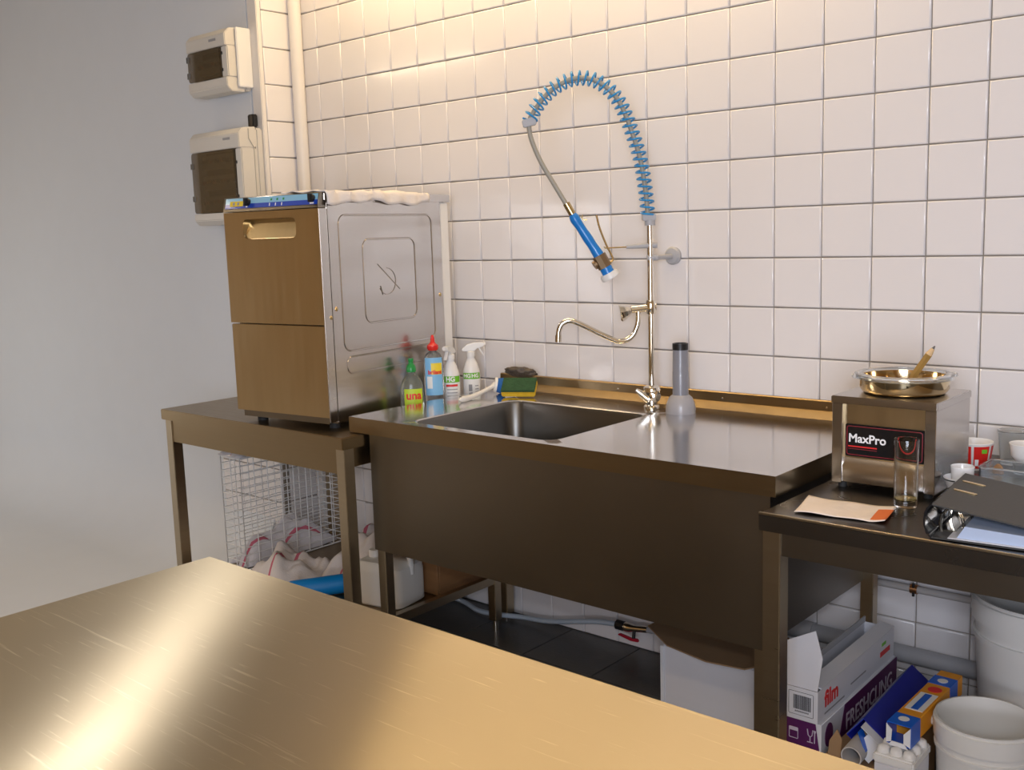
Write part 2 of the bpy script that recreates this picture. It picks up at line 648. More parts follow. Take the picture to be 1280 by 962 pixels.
ceiling_lamp(1.25, -0.24, 2.80, 2.3, 19, 'warm fluorescent lamp tight against the top of the tiled wall', colour=(1.0, 0.72, 0.36))
ceiling_lamp(2.4, -3.4, 2.86, 1.2, 13, 'warm fluorescent ceiling lamp behind the photographer')
ceiling_lamp(-0.80, -1.40, 2.86, 0.5, 4, 'unseen white lamp added for the bright streak on the front worktable', along_x=False, colour=(1.0, 0.95, 0.90), tilt=-40, spread=100)  # added lamp, aimed to lay a bright streak across the front worktable
ceiling_lamp(-2.6, -3.2, 2.86, 1.2, 14, 'fluorescent ceiling lamp at the far left end of the room', colour=(1.0, 0.80, 0.55))

# round white pipe in the corner
t = thing('corner_pipe', 'round white pipe rising in the corner of the tiled walls', 'pipe', (-0.098, -0.040, 0))
obj('pipe', cyl((0, 0, 0), (0, 0, CEIL), 0.027, 24), 'white_paint', t)
obj('pipe_clip', cyl((0, 0, 2.62), (0, 0, 2.64), 0.030, 24), 'white_paint', t)

# ================================================================== front worktable
t = thing('worktable', 'wide scratched stainless steel worktable in the foreground', 'table', (2.8, -2.25, 0))
ft = (1.80, 3.80, -2.78, -1.81)
obj('tabletop', box(ft[0], ft[1], ft[2], ft[3], 0.81, 0.85), 'steel_scratched', t, bevel=0.003, world=True)
for x in (ft[0] + 0.03, ft[1] - 0.07):
    for y in (ft[2] + 0.03, ft[3] - 0.07):
        lg = obj('leg', box(x, x + 0.04, y, y + 0.04, 0.02, 0.81), 'steel', t, bevel=0.002, world=True)
        obj('foot', cyl((x + 0.02, y + 0.02, 0), (x + 0.02, y + 0.02, 0.03), 0.015), 'rubber', lg, world=True)
for y in (ft[2] + 0.04, ft[3] - 0.06):
    obj('rail', box(ft[0] + 0.07, ft[1] - 0.07, y, y + 0.02, 0.74, 0.81), 'steel', t, world=True)
for x in (ft[0] + 0.04, ft[1] - 0.06):
    obj('rail', box(x, x + 0.02, ft[2] + 0.07, ft[3] - 0.07, 0.74, 0.81), 'steel', t, world=True)

# ================================================================== left worktable
t = thing('worktable', 'stainless steel worktable with lower shelf carrying the dishwasher', 'table', (0.5, -0.44, 0))
lt = (-0.03, 1.045, -0.845, -0.03)
obj('tabletop', box(lt[0], lt[1], lt[2], lt[3], 0.80, 0.84), 'steel_brushed', t, bevel=0.0025, world=True)
for x in (lt[0] + 0.008, lt[1] - 0.05):
    for y in (lt[2] + 0.012, lt[3] - 0.05):
        lg = obj('leg', box(x, x + 0.042, y, y + 0.042, 0.02, 0.80), 'steel', t, bevel=0.002, world=True)
        obj('foot', cyl((x + 0.02, y + 0.02, 0), (x + 0.02, y + 0.02, 0.03), 0.014), 'chrome', lg, world=True)
obj('rail', box(0.02, 0.995, lt[2] + 0.016, lt[2] + 0.04, 0.715, 0.80), 'steel_brushed', t, world=True)
obj('rail', box(0.02, 0.995, lt[3] - 0.04, lt[3] - 0.02, 0.715, 0.80), 'steel_brushed', t, world=True)
for x in (lt[0] + 0.018, lt[1] - 0.04):
    obj('rail', box(x, x + 0.022, lt[2] + 0.054, lt[3] - 0.05, 0.735, 0.80), 'steel_brushed', t, world=True)
obj('shelf', box(0.021, 0.994, -0.79, -0.06, 0.155, 0.175), 'steel_brushed', t, bevel=0.002, world=True)
for y in (-0.833 + 0.012, -0.075):
    obj('shelf_rail', box(0.021, 0.994, y, y + 0.02, 0.14, 0.175), 'steel', t, world=True)

# ================================================================== right worktable
t = thing('worktable', 'stainless steel worktable to the right of the sink, dark reflection put into its top colour', 'table', (3.2, -0.45, 0))
rt = (2.512, 3.90, -0.89, -0.02)
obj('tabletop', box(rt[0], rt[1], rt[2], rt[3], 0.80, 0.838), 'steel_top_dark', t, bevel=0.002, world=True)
obj('front_lip', box(rt[0], rt[1], rt[2], rt[2] + 0.006, 0.836, 0.842), 'steel', t, bevel=0.001, seg=1, world=True, label='thin bright raised front edge')
for x in (rt[0] + 0.004, rt[1] - 0.05):
    for y in (rt[2] + 0.012, rt[3] - 0.06):
        if x < 3 and y > -0.5:
            y = -0.30
            continue
        lg = obj('leg', box(x, x + 0.042, y, y + 0.042, 0.02, 0.80), 'steel', t, bevel=0.002, world=True)
        obj('foot', cyl((x + 0.02, y + 0.02, 0), (x + 0.02, y + 0.02, 0.03), 0.014), 'chrome', lg, world=True)
obj('rail', box(rt[0] + 0.046, rt[1] - 0.05, rt[2] + 0.018, rt[2] + 0.04, 0.745, 0.80), 'steel_dark', t, world=True)
obj('rail', box(rt[0] + 0.046, rt[1] - 0.05, rt[3] - 0.04, rt[3] - 0.02, 0.76, 0.80), 'steel_dark', t, world=True)
for x in (rt[0] + 0.012, rt[1] - 0.04):
    obj('rail', box(x, x + 0.022, rt[2] + 0.054, rt[3] - 0.04, 0.76, 0.80), 'steel_dark', t, world=True)

# ================================================================== sink unit
SZ = 0.893
sx0, sx1, sy0, sy1 = 0.988, 2.490, -0.765, -0.004
t = sink = thing('sink_unit', 'large stainless steel catering sink with deep basin and drainboard', 'sink', (1.74, -0.38, 0))
hx0, hx1, hy0, hy1 = 1.232, 1.795, -0.722, -0.232
bm = nb()
hole = rrect(hx0, hx1, hy0, hy1, 0.05, 6)
ccx, ccy = (hx0 + hx1) / 2, (hy0 + hy1) / 2
bx1 = 1.86
outer = []
for (x, y) in hole:
    dx, dy = x - ccx, y - ccy
    s = 1e9
    if dx > 0: s = min(s, (bx1 - ccx) / dx)
    if dx < 0: s = min(s, (sx0 - ccx) / dx)
    if dy > 0: s = min(s, (-0.055 - ccy) / dy)
    if dy < 0: s = min(s, (sy0 - ccy) / dy)
    outer.append((ccx + dx * s, ccy + dy * s))
# snap the ring's closest points to the outer corners
for cxy in ((sx0, sy0), (bx1, sy0), (bx1, -0.055), (sx0, -0.055)):
    i = min(range(len(outer)), key=lambda q: (outer[q][0] - cxy[0]) ** 2 + (outer[q][1] - cxy[1]) ** 2)
    outer[i] = cxy
H = [bm.verts.new((x, y, SZ - 0.003)) for x, y in hole]
H2 = [bm.verts.new((ccx + (x - ccx) * 1.018, ccy + (y - ccy) * 1.02, SZ)) for x, y in hole]
O = [bm.verts.new((x, y, SZ)) for x, y in outer]
n = len(hole)
for i in range(n):
    j = (i + 1) % n
    bm.faces.new((H[i], H[j], H2[j], H2[i]))
    bm.faces.new((H2[i], H2[j], O[j], O[i]))
bm.faces.new([bm.verts.new(p) for p in ((bx1, sy0, SZ), (sx1, sy0, SZ), (sx1, -0.055, SZ), (bx1, -0.055, SZ))])
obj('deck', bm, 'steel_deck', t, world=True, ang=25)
bm = nb()
loops = []
for ins, z in ((0, SZ - 0.003), (0.004, SZ - 0.012), (0.010, SZ - 0.20), (0.016, SZ - 0.27), (0.04, SZ - 0.298), (0.08, SZ - 0.303)):
    loops.append([bm.verts.new((x, y, z)) for x, y in rrect(hx0 + ins, hx1 - ins, hy0 + ins, hy1 - ins, 0.05 + 0.2 * ins, 6)])
for A, B in zip(loops, loops[1:]):
    for i in range(n):
        bm.faces.new((A[i], A[(i + 1) % n], B[(i + 1) % n], B[i]))
bm.faces.new(loops[-1])
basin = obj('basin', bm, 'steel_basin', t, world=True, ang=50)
obj('drain', lathe([(0.0, 0.002), (0.03, 0.002), (0.036, 0.004), (0.04, 0.0)], 24, (1.5, -0.45, SZ - 0.302)), 'chrome', basin, world=True)
th = 0.003
obj('front_rim', box(sx0, sx1, sy0, sy0 + th, SZ - 0.05, SZ - 0.0002), 'steel_brushed', t, world=True)
obj('side_rim', box(sx0, sx0 + th, sy0 + th, -0.02, SZ - 0.05, SZ - 0.0002), 'steel_brushed', t, world=True)
obj('side_rim', box(sx1 - th, sx1, sy0 + th, -0.02, SZ - 0.05, SZ - 0.0002), 'steel_brushed', t, world=True)
obj('front_apron', box(1.060, 2.466, -0.744, -0.740, 0.455, SZ - 0.002), 'steel_apron', t, world=True)
obj('side_apron', box(1.060, 1.064, -0.740, -0.05, 0.455, SZ - 0.002), 'steel_apron', t, world=True)
obj('side_apron', box(2.462, 2.466, -0.740, -0.175, 0.478, SZ - 0.002), 'steel_dark', t, world=True)
obj('side_apron', box(2.462, 2.466, -0.172, -0.02, 0.478, SZ - 0.002), 'steel_dark', t, world=True)
obj('underside', box(1.064, 2.462, -0.739, -0.06, 0.482, 0.486), 'steel_dark', t, world=True)
bs = obj('backsplash', prism([(-0.004, 0.945), (-0.017, 0.945), (-0.020, 0.942), (-0.021, 0.914), (-0.055, SZ + 0.0004), (-0.055, SZ - 0.002), (-0.004, SZ - 0.002)], 0, sx0, sx1), 'steel_brushed', t, world=True, ang=20)
for x in (1.529, 1.932, 2.28):
    obj('screw', lathe([(0, 0.0), (0.004, 0.0), (0.003, 0.002), (0, 0.0025)], 12, (x, -0.021, 0.924), Matrix.Rotation(PI / 2, 4, 'X')), 'chrome', bs, world=True)
for x, y in ((1.064, -0.738), (1.050, -0.20), (2.422, -0.738), (2.458, -0.185)):
    lg = obj('leg', box(x, x + 0.036, y, y + 0.036, 0.04, 0.481 if y < -0.5 else 0.86), 'steel', t, bevel=0.002, world=True)
    obj('foot', cyl((x + 0.018, y + 0.018, 0), (x + 0.018, y + 0.018, 0.045), 0.011), 'chrome', lg, world=True)
obj('lower_rail', box(1.058, 1.083, -0.70, -0.165, 0.185, 0.215), 'steel', t, world=True)

# ================================================================== pre-rinse tap
FX, FY = 1.738, -0.130
D = Vector((-0.753, -0.658, 0))
Nn = Vector((0.658, -0.753, 0))


def fp(s, z, off=0.0):
    return Vector((FX, FY, 0)) + D * s + Nn * off + Vector((0, 0, z))


t = tap = thing('pre_rinse_tap', 'tall chrome pre-rinse tap with blue spring hose and spray gun', 'tap', (FX, FY, SZ))
W = dict(world=True)
obj('base_body', lathe([(0.0, 0), (0.026, 0), (0.027, 0.006), (0.021, 0.012), (0.020, 0.035), (0.027, 0.04), (0.030, 0.055), (0.026, 0.068), (0.016, 0.074), (0.0, 0.075)], 28, (FX, FY, SZ)), 'chrome', t, **W)
lev = nb()
tube([fp(0.012, 0.925, 0.01), fp(0.03, 0.938, 0.012), fp(0.052, 0.955, 0.014)], [0.016, 0.013, 0.006], 12, lev)
obj('mixer_handle', lev, 'chrome', t, **W)
lathe_bm = lathe([(0, 0), (0.019, 0), (0.019, 0.006), (0.008, 0.01), (0, 0.011)], 20, fp(-0.006, 0.935, 0.024), Nn.to_track_quat('Z', 'Y').to_matrix().to_4x4())
obj('mixer_cap', lathe_bm, 'chrome', t, **W)
obj('riser', cyl(fp(0, SZ + 0.06), fp(0, 1.505), 0.0098, 20), 'chrome', t, **W)
# swivel tap half way up
obj('tap_body', cyl(fp(-0.016, 1.219), fp(0.062, 1.212), 0.0125, 18), 'chrome', t, **W)
obj('tap_joint', lathe([(0, -0.022), (0.014, -0.022), (0.017, -0.012), (0.017, 0.012), (0.014, 0.022), (0, 0.022)], 20, fp(0, 1.219)), 'chrome', t, **W)
obj('tap_knob', tube([fp(0.058, 1.210), fp(0.064, 1.2095), fp(0.088, 1.203), fp(0.096, 1.201), fp(0.099, 1.2005)], [0.009, 0.012, 0.025, 0.027, 0.022], 8), 'chrome', t, ang=20, **W)
spout = [fp(0.040, 1.205), fp(0.043, 1.164), fp(0.062, 1.126), fp(0.098, 1.112), fp(0.138, 1.126), fp(0.227, 1.172), fp(0.260, 1.183), fp(0.283, 1.174), fp(0.294, 1.154), fp(0.297, 1.125)]
sp = obj('spout', tube(smooth_path(spout, 6), 0.0088, 14), 'chrome', t, **W)
obj('aerator', cyl(fp(0.2965, 1.138), fp(0.2975, 1.116), 0.0105, 16), 'chrome', sp, **W)
# spring hose
arc = [fp(0.006, 1.505), fp(0.012, 1.578), fp(0.027, 1.677), fp(0.052, 1.762), fp(0.086, 1.848), fp(0.125, 1.897), fp(0.174, 1.926), fp(0.228, 1.930), fp(0.281, 1.910), fp(0.323, 1.877), fp(0.354, 1.837), fp(0.370, 1.806)]
hose = [fp(0.370, 1.806), fp(0.368, 1.76), fp(0.340, 1.686), fp(0.295, 1.606), fp(0.254, 1.535)]
pth = smooth_path(arc, 10)
obj('hose', tube(smooth_path(arc + hose[1:], 8), 0.0075, 12), 'hose_grey', t, **W)
# helix about the arc
cum = [0.0]
for a, b in zip(pth, pth[1:]):
    cum.append(cum[-1] + (b - a).length)
turns = 34
hel = []
m_ = turns * 14
for i in range(m_ + 1):
    s = cum[-1] * i / m_
    j = max(q for q in range(len(cum)) if cum[q] <= s + 1e-9)
    j = min(j, len(pth) - 2)
    f = (s - cum[j]) / (cum[j + 1] - cum[j])
    p = pth[j].lerp(pth[j + 1], f)
    j2 = min(j + 1, len(pth) - 2)
    tg = (pth[j + 1] - pth[j]).normalized().lerp((pth[j2 + 1] - pth[j2]).normalized(), f).normalized()
    w = tg.cross(Nn).normalized()
    a = 2 * PI * turns * i / m_
    hel.append(p + 0.0212 * (math.cos(a) * w + math.sin(a) * Nn))
obj('spring', tube(hel, 0.0032, 6), 'spring_blue', t, **W)
obj('spring_collar', box(-0.024, 0.018, -0.017, 0.017, 1.490, 1.512, T(FX, FY, 0) @ Matrix.Rotation(math.atan2(0.658, 0.753), 4, 'Z')), 'grey_plastic', t, bevel=0.003, **W)
obj('spring_collar', cyl(fp(0, 1.475), fp(0, 1.492), 0.017, 20), 'grey_plastic', t, **W)
Mc = T(*fp(0.371, 1.802)) @ Matrix.Rotation(math.atan2(0.658, 0.753), 4, 'Z') @ Matrix.Rotation(R(-14), 4, 'Y')
obj('hose_collar', box(-0.021, 0.021, -0.017, 0.017, -0.012, 0.012, Mc.inverted().inverted()), 'grey_plastic', t, bevel=0.003, **W)
# hook arm, wall bracket
arm = obj('hook_arm', tube([fp(-0.022, 1.413), fp(0.0, 1.413), fp(0.075, 1.410)], [0.009, 0.009, 0.006], 14), 'grey_plastic', t, **W)
obj('hook_rod', tube([fp(0.07, 1.410), fp(0.135, 1.409), fp(0.142, 1.409), fp(0.146, 1.414)], 0.0022, 8), 'brass', arm, **W)
obj('bracket_clamp', cyl(fp(0.010, 1.3745), fp(-0.024, 1.3745), 0.010, 16), 'grey_plastic', t, **W)
obj('bracket_arm', cyl((FX + 0.008, FY, 1.374), (FX + 0.012, -0.012, 1.374), 0.0085, 14), 'grey_plastic', t, **W)
obj('wall_flange', lathe([(0, 0), (0.028, 0), (0.029, 0.010), (0.024, 0.016), (0.010, 0.018), (0, 0.018)], 26, (FX + 0.012, -0.009, 1.376), Matrix.Rotation(PI / 2, 4, 'X')), 'grey_plastic', t, **W)
# spray gun
obj('ferrule', cyl(fp(0.262, 1.552), fp(0.243, 1.517), 0.0115, 18), 'brass', t, **W)
gun = obj('gun_handle', tube(smooth_path([fp(0.244, 1.520), fp(0.234, 1.500), fp(0.220, 1.478), fp(0.196, 1.440), fp(0.172, 1.402), fp(0.158, 1.378), fp(0.146, 1.355), fp(0.138, 1.340)], 4),
     [0.010, .0125, .015, .016, .0165, .016, .0155, .015, .0145, .0145, .015, .0155, .016, .0155, .015, .0155, .0165, .017, .0175, .0175, .0175, .017, .017, .0175, .018, .019, .0195, .020, .020], 16), 'blue_plastic', t, **W)
obj('gun_ring', tube([fp(0.221 - 0.006 + 0.01 * math.cos(a) - 0.012, 1.508 + 0.010 * math.sin(a)) for a in [R(v) for v in range(-120, 60, 20)]], 0.002, 6), 'brass', gun, **W)
obj('gun_collar', cyl(fp(0.163, 1.387), fp(0.143, 1.349), 0.0225, 8), 'bronze', t, ang=20, **W)
obj('gun_pin', cyl(fp(0.166, 1.362, -0.002), fp(0.178, 1.354, 0.0), 0.014, 14), 'bronze', t, **W)
obj('spray_neck', cyl(fp(0.147, 1.356), fp(0.131, 1.326), 0.017, 20, None, 0.021), 'blue_plastic', t, **W)
obj('spray_head', cyl(fp(0.1335, 1.331), fp(0.1245, 1.314), 0.030, 24, None, 0.031), 'white_plastic', t, bevel=0.003, **W)
obj('trigger_lever', tube(smooth_path([fp(0.168, 1.513), fp(0.158, 1.471), fp(0.138, 1.418), fp(0.124, 1.390), fp(0.118, 1.372), fp(0.126, 1.364)], 5), 0.0032, 8), 'brass', t, **W)

# grey overflow pipe standing on the drainboard
t = thing('overflow_pipe', 'grey plastic overflow standpipe with black top on the drainboard', 'pipe', (1.863, -0.158, SZ))
obj('foot_bell', lathe([(0, 0), (0.046, 0), (0.047, 0.010), (0.044, 0.030), (0.036, 0.048), (0.026, 0.057), (0.0, 0.057)], 32), 'pipe_base', t)
obj('stem', lathe([(0, 0.05), (0.0250, 0.05), (0.0250, 0.13), (0.0246, 0.131), (0.0236, 0.205), (0.0, 0.205)], 28), 'pipe_grey', t)
obj('collar', lathe([(0.018, 0.198), (0.0243, 0.198), (0.0245, 0.218), (0.019, 0.2185), (0.018, 0.20)], 28), 'black', t)

# ================================================================== dishwasher
DWR = R(6.6)
t = dw = thing('dishwasher', 'small stainless steel catering dishwasher with blue control strip on left worktable', 'dishwasher', (0.929, -0.783, 0.84), DWR)
Wd, Dp = 0.450, 0.612
obj('body', box(-Wd, 0.0, 0.024, Dp, 0.022, 0.745), 'steel_machine', t, bevel=0.004)


def framed_panel(x0, x1, z0, z1, y, th, hx0, hx1, hz0, hz1, dep):
    bm = nb()
    def V(x, z, yy): return bm.verts.new((x, yy, z))
    o = [V(x0, z0, y), V(x1, z0, y), V(x1, z1, y), V(x0, z1, y)]
    ob = [V(x0, z0, y + th), V(x1, z0, y + th), V(x1, z1, y + th), V(x0, z1, y + th)]
    hp = rrect(hx0, hx1, hz0, hz1, 0.018, 4)
    h = [V(a, b, y) for a, b in hp]
    # inner end: the recess leans back towards the top
    cz = (hz0 + hz1) / 2
    hi = [V(a, b + 0.0, y + (dep if b > cz else dep * 0.25)) for a, b in rrect(hx0 + 0.004, hx1 - 0.004, hz0 + 0.002, hz1 - 0.004, 0.014, 4)]
    k = len(h)
    for i in range(k):
        bm.faces.new((h[i], h[(i + 1) % k], hi[(i + 1) % k], hi[i]))
    bm.faces.new(hi)
    # rrect order: bottom right, top right, top left, bottom left
    q = k // 4
    BR, TR, TL, BL = h[0:q], h[q:2 * q], h[2 * q:3 * q], h[3 * q:4 * q]
    def fan(c, arc):
        for a, b in zip(arc, arc[1:]):
            bm.faces.new((c, a, b))
    fan(o[1], BR); fan(o[2], TR); fan(o[3], TL); fan(o[0], BL)
    bm.faces.new((o[1], BR[-1], TR[0], o[2]))
    bm.faces.new((o[2], TR[-1], TL[0], o[3]))
    bm.faces.new((o[3], TL[-1], BL[0], o[0]))
    bm.faces.new((o[0], BL[-1], BR[0], o[1]))
    for i in range(4):
        bm.faces.new((o[i], o[(i + 1) % 4], ob[(i + 1) % 4], ob[i]))
    bm.faces.new(ob)
    return bm


obj('door', framed_panel(-Wd + 0.002, -0.002, 0.350, 0.722, -0.012, 0.034, -Wd + 0.095, -Wd + 0.345, 0.632, 0.698, 0.026), 'steel_door', t, ang=25, label='steel door with recessed grip, warm room reflection put into its brown colour')
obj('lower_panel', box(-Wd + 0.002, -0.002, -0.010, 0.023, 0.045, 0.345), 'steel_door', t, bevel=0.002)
obj('corner_edge', box(-0.003, 0.001, -0.012, 0.0235, 0.03, 0.722), 'steel_machine', t, bevel=0.001)
obj('plinth', box(-Wd + 0.02, -0.02, 0.004, 0.012, 0.022, 0.045), 'steel_dark', t)
# control strip, leaning back a little
cs = prism([(-0.014, 0.724), (0.024, 0.724), (0.024, 0.744), (0.012, 0.744), (0.012, 0.772), (-0.002, 0.772)], 0, -Wd, 0.0)
csp = obj('control_strip', cs, 'steel_dark', t, bevel=0.001, seg=1)
MS = Matrix.Translation((0, -0.0145, 0.724)) @ Matrix.Rotation(math.atan2(0.012, 0.048), 4, 'X').inverted()


def on_strip(x0, x1, z0, z1, d=0.0012):
    return box(x0, x1, -d, 0.0, z0, z1, MS)


obj('light_band', on_strip(-Wd + 0.012, -0.004, 0.0265, 0.046), 'panel_light', csp)
obj('dark_band', on_strip(-Wd + 0.012, -0.004, 0.011, 0.0265), 'panel_blue', csp)
obj('badge', on_strip(-Wd + 0.035, -Wd + 0.10, 0.018, 0.036, 0.002), 'badge_yellow', csp, bevel=0.0008, seg=1)
for i in range(2):
    obj('badge_mark', on_strip(-Wd + 0.050 + i * 0.022, -Wd + 0.060 + i * 0.022, 0.022, 0.032, 0.0026), 'ink_grey', csp)
for x in (-0.325, -0.026):
    k = lathe([(0, 0), (0.012, 0), (0.011, 0.010), (0.008, 0.012), (0, 0.012)], 18, (x, -0.0075, 0.754), Matrix.Rotation(PI / 2 - 0.24, 4, 'X'))
    bx(k, x - 0.003, x + 0.003, -0.028, -0.010, 0.742, 0.768)
    obj('knob', k, 'black', csp)
for i, x in enumerate((-0.215, -0.187, -0.158)):
    obj('indicator_lamp', on_strip(x - 0.0035, x + 0.0035, 0.032, 0.039, 0.002), 'cap_green', csp)
    obj('icon', on_strip(x - 0.008, x - 0.004, 0.014, 0.024, 0.0016), 'ink_white', csp)
obj('icon', on_strip(-0.335, -0.327, 0.014, 0.020, 0.0016), 'ink_white', csp)
obj('icon', on_strip(-0.036, -0.018, 0.013, 0.018, 0.0016), 'ink_white', csp)
for x in (-Wd + 0.05, -0.05):
    for y in (0.06, Dp - 0.06):
        obj('foot', cyl((x, y, 0), (x, y, 0.024), 0.018), 'rubber', t)
lid = obj('lid', box(-Wd, 0.004, 0.013, Dp + 0.055, 0.745, 0.772), 'steel_machine', t, bevel=0.003)
obj('rear_panel', box(-Wd + 0.01, -0.004, Dp + 0.001, Dp + 0.05, 0.022, 0.744), 'white_plastic', t, bevel=0.003, label='white rear casing')


def side_ridge(y0, y1, z0, z1, r, rad):
    pts = [(0.0, a, b) for a, b in rrect(y0, y1, z0, z1, r, 6)]
    return tube(pts, rad, 6, closed=True)


obj('pressed_ridge', side_ridge(0.075, 0.555, 0.255, 0.70, 0.03, 0.0032), 'steel_machine', t)
obj('pressed_ridge', side_ridge(0.185, 0.455, 0.34, 0.62, 0.03, 0.0032), 'steel_machine', t)
obj('pressed_ridge', side_ridge(0.085, 0.545, 0.18, 0.235, 0.02, 0.0030), 'steel_machine', t)
em = tube([(0.001, 0.27 + 0.045 * math.cos(R(a)) + 0.03, 0.475 + 0.045 * math.sin(R(a))) for a in range(-150, 100, 15)], 0.0011, 6)
tube([(0.001, 0.255, 0.535), (0.001, 0.365, 0.445)], 0.0012, 6, em)
tube([(0.001, 0.265, 0.46), (0.001, 0.275, 0.43)], 0.0016, 6, em)
obj('pressed_mark', em, 'steel_machine', t)
for y, z in ((0.018, 0.372), (0.045, 0.398), (0.59, 0.41)):
    obj('screw', lathe([(0, 0.004), (0.004, 0.0035), (0.007, 0.001), (0.0075, 0)], 14, (0.0, y, z), Matrix.Rotation(PI / 2, 4, 'Y')), 'brass', t)

# cloth on the dishwasher
bm = nb()
nu, nv = 44, 22
gr = []
for i in range(nu + 1):
    row = []
    y = 0.015 + 0.515 * i / nu
    hang = 0.038 + 0.004 * math.sin(i * 0.55) + 0.006 * math.sin(i * 0.21 + 1)
    wid = 0.20 + 0.02 * math.sin(i * 0.3)
    for j in range(nv + 1):
        s = (wid + hang) * j / nv
        nz = 0.0035 * math.sin(i * 0.8 + j * 0.5) + 0.003 * math.sin(i * 0.33 - j * 0.9) + 0.004 * math.sin(i * 0.17 + j * 0.23)
        if s < wid:
            row.append(bm.verts.new((-wid + 0.008 + s, y + 0.006 * math.sin(j * 0.7), 0.7795 + 0.55 * nz + 0.0015 * math.sin(i * .25))))
        else:
            d = s - wid
            row.append(bm.verts.new((0.011 + 0.3 * abs(nz) + 0.004 * math.sin(i * 0.9), y + 0.004 * math.sin(j * 0.7), 0.778 - d)))
    gr.append(row)
for i in range(nu):
    for j in range(nv):
        f = bm.faces.new((gr[i][j], gr[i + 1][j], gr[i + 1][j + 1], gr[i][j + 1]))
        if j == 9 and (8 < i < 20 or 26 < i < 38):
            f.material_index = 1
cl = obj('dish_cloth', bm, ['cloth', 'pink_stripe'], None, ang=80)
cl.location = dw.location
cl.rotation_euler = dw.rotation_euler
sm = cl.modifiers.new('thick', 'SOLIDIFY')
sm.thickness = 0.004
tag(cl, 'crumpled off-white dish cloth with faint pink stripe on top of the dishwasher', 'cloth')

# ================================================================== fuse boxes on the grey wall


def fuse_box(x0, x1, z0, z1, rows, label, win_z0, win_z1, ext):
    t = thing('fuse_box', label, 'fuse box', ((x0 + x1) / 2, -0.214, z0), 0, 'fuse boxes on the grey wall')
    yf = -0.334
    wx1 = x1 - 0.004
    # backbox with its opening at the front
    obj('back_box', box(x0 + 0.006, x1, -0.30 + 0.052, -0.2145, z0 + 0.006, z1 - 0.006), 'box_plastic', t, bevel=0.006, world=True)
    fr = nb()
    # cover: top band, bottom band, right cheek, left cheek
    prism([(-0.248, z1), (yf + 0.022, z1 - 0.006), (yf, z1 - 0.03), (yf, win_z1), (-0.262, win_z1), (-0.248, win_z1 + 0.006)], 0, x0, x1 - 0.002, fr)
    obj('cover_top', fr, 'box_plastic', t, bevel=0.003, world=True)
    lb = prism([(-0.248, z0), (-0.248, win_z0), (yf, win_z0), (yf, z0 + 0.02), (yf + 0.02, z0)], 0, x0, x1 - 0.002)
    obj('cover_bottom', lb, 'box_plastic', t, bevel=0.003, world=True)
    obj('cover_cheek', box(x1 - 0.045, x1 - 0.001, yf + 0.008, -0.248, win_z0, win_z1), 'box_plastic', t, bevel=0.004, world=True)
    obj('cover_cheek', box(x0 + 0.001, x0 + 0.012, yf + 0.03, -0.248, win_z0, win_z1), 'box_plastic', t, world=True)
    # step line on the side cheek, its shade put in as darker plastic
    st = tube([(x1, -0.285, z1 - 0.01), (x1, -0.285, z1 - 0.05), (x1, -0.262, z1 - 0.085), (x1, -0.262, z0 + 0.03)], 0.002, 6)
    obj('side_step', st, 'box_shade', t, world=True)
    obj('nameplate', box(x1 - 0.115, x1 - 0.065, yf - 0.0012, yf, z1 - 0.052, z1 - 0.042), 'ink_grey', t, world=True)
    # inside
    obj('inner_plate', box(x0 + 0.012, x1 - 0.045, -0.262, -0.255, win_z0, win_z1), 'inner_dark', t, world=True)
    hh = (win_z1 - win_z0)
    for r in range(rows):
        zc = win_z0 + hh * (r + 0.5) / rows
        br = obj('breaker_row', box(x0 + 0.035, x1 - 0.085, -0.298, -0.262, zc - 0.030, zc + 0.030), 'breaker', t, world=True)
        kk = int((x1 - x0 - 0.12) / 0.02)
        for q in range(kk):
            xx = x0 + 0.042 + q * 0.02
            obj('switch_lever', box(xx, xx + 0.010, -0.308, -0.298, zc - 0.006 + 0.003 * (q % 3), zc + 0.008 + 0.003 * (q % 3)),
                'breaker_red' if (q + r) % 4 == 1 else 'breaker_dark', br, world=True)
    # smoked door
    wn = nb()
    prism(rrect(x0 + 0.004, x1 - 0.050, win_z0 + 0.002, win_z1 - 0.002, 0.014, 5), 1, yf + 0.002, yf + 0.006, wn)
    wd = obj('smoked_door', wn, 'smoked', t, world=True, label='dark smoked window door')
    prism_edge = box(x1 - 0.052, x1 - 0.046, yf + 0.004, -0.262, win_z0 + 0.004, win_z1 - 0.004)
    obj('door_edge', prism_edge, 'smoked', t, world=True)
    for zz in (win_z0 + hh * 0.25, win_z0 + hh * 0.78):
        obj('catch', box(x1 - 0.040, x1 - 0.034, yf + 0.005, yf + 0.009, zz - 0.006, zz + 0.006), 'black', t, world=True)
        obj('hinge', box(x0 + 0.000, x0 + 0.014, yf - 0.002, yf + 0.010, zz - 0.012, zz + 0.012), 'clear_plastic', t, world=True)
    if ext:
        obj('side_duct', box(x1 + 0.001, x1 + 0.012, -0.285, -0.2145, z0 + 0.018, z1 - 0.002), 'white_plastic', t, bevel=0.003, world=True)
    return t


fuse_box(-0.478, -0.188, 2.085, 2.345, 1, 'smaller upper white fuse box with smoked window on the grey wall', 2.142, 2.268, True)
fuse_box(-0.505, -0.135, 1.540, 1.940, 3, 'larger lower white fuse box with smoked window beside the dishwasher', 1.590, 1.852, False)
t = thing('cable_gland', 'short black cable gland on top of the lower fuse box', 'cable gland', (-0.176, -0.234, 1.941))
obj('gland_body', box(-0.016, 0.022, -0.012, 0.014, 0.0, 0.052), 'black', t, bevel=0.004)
obj('gland_rib', box(0.004, 0.018, -0.015, -0.010, 0.002, 0.048), 'breaker_dark', t, bevel=0.002)

# ================================================================== bottles between dishwasher and sink
CAMR = R(47)


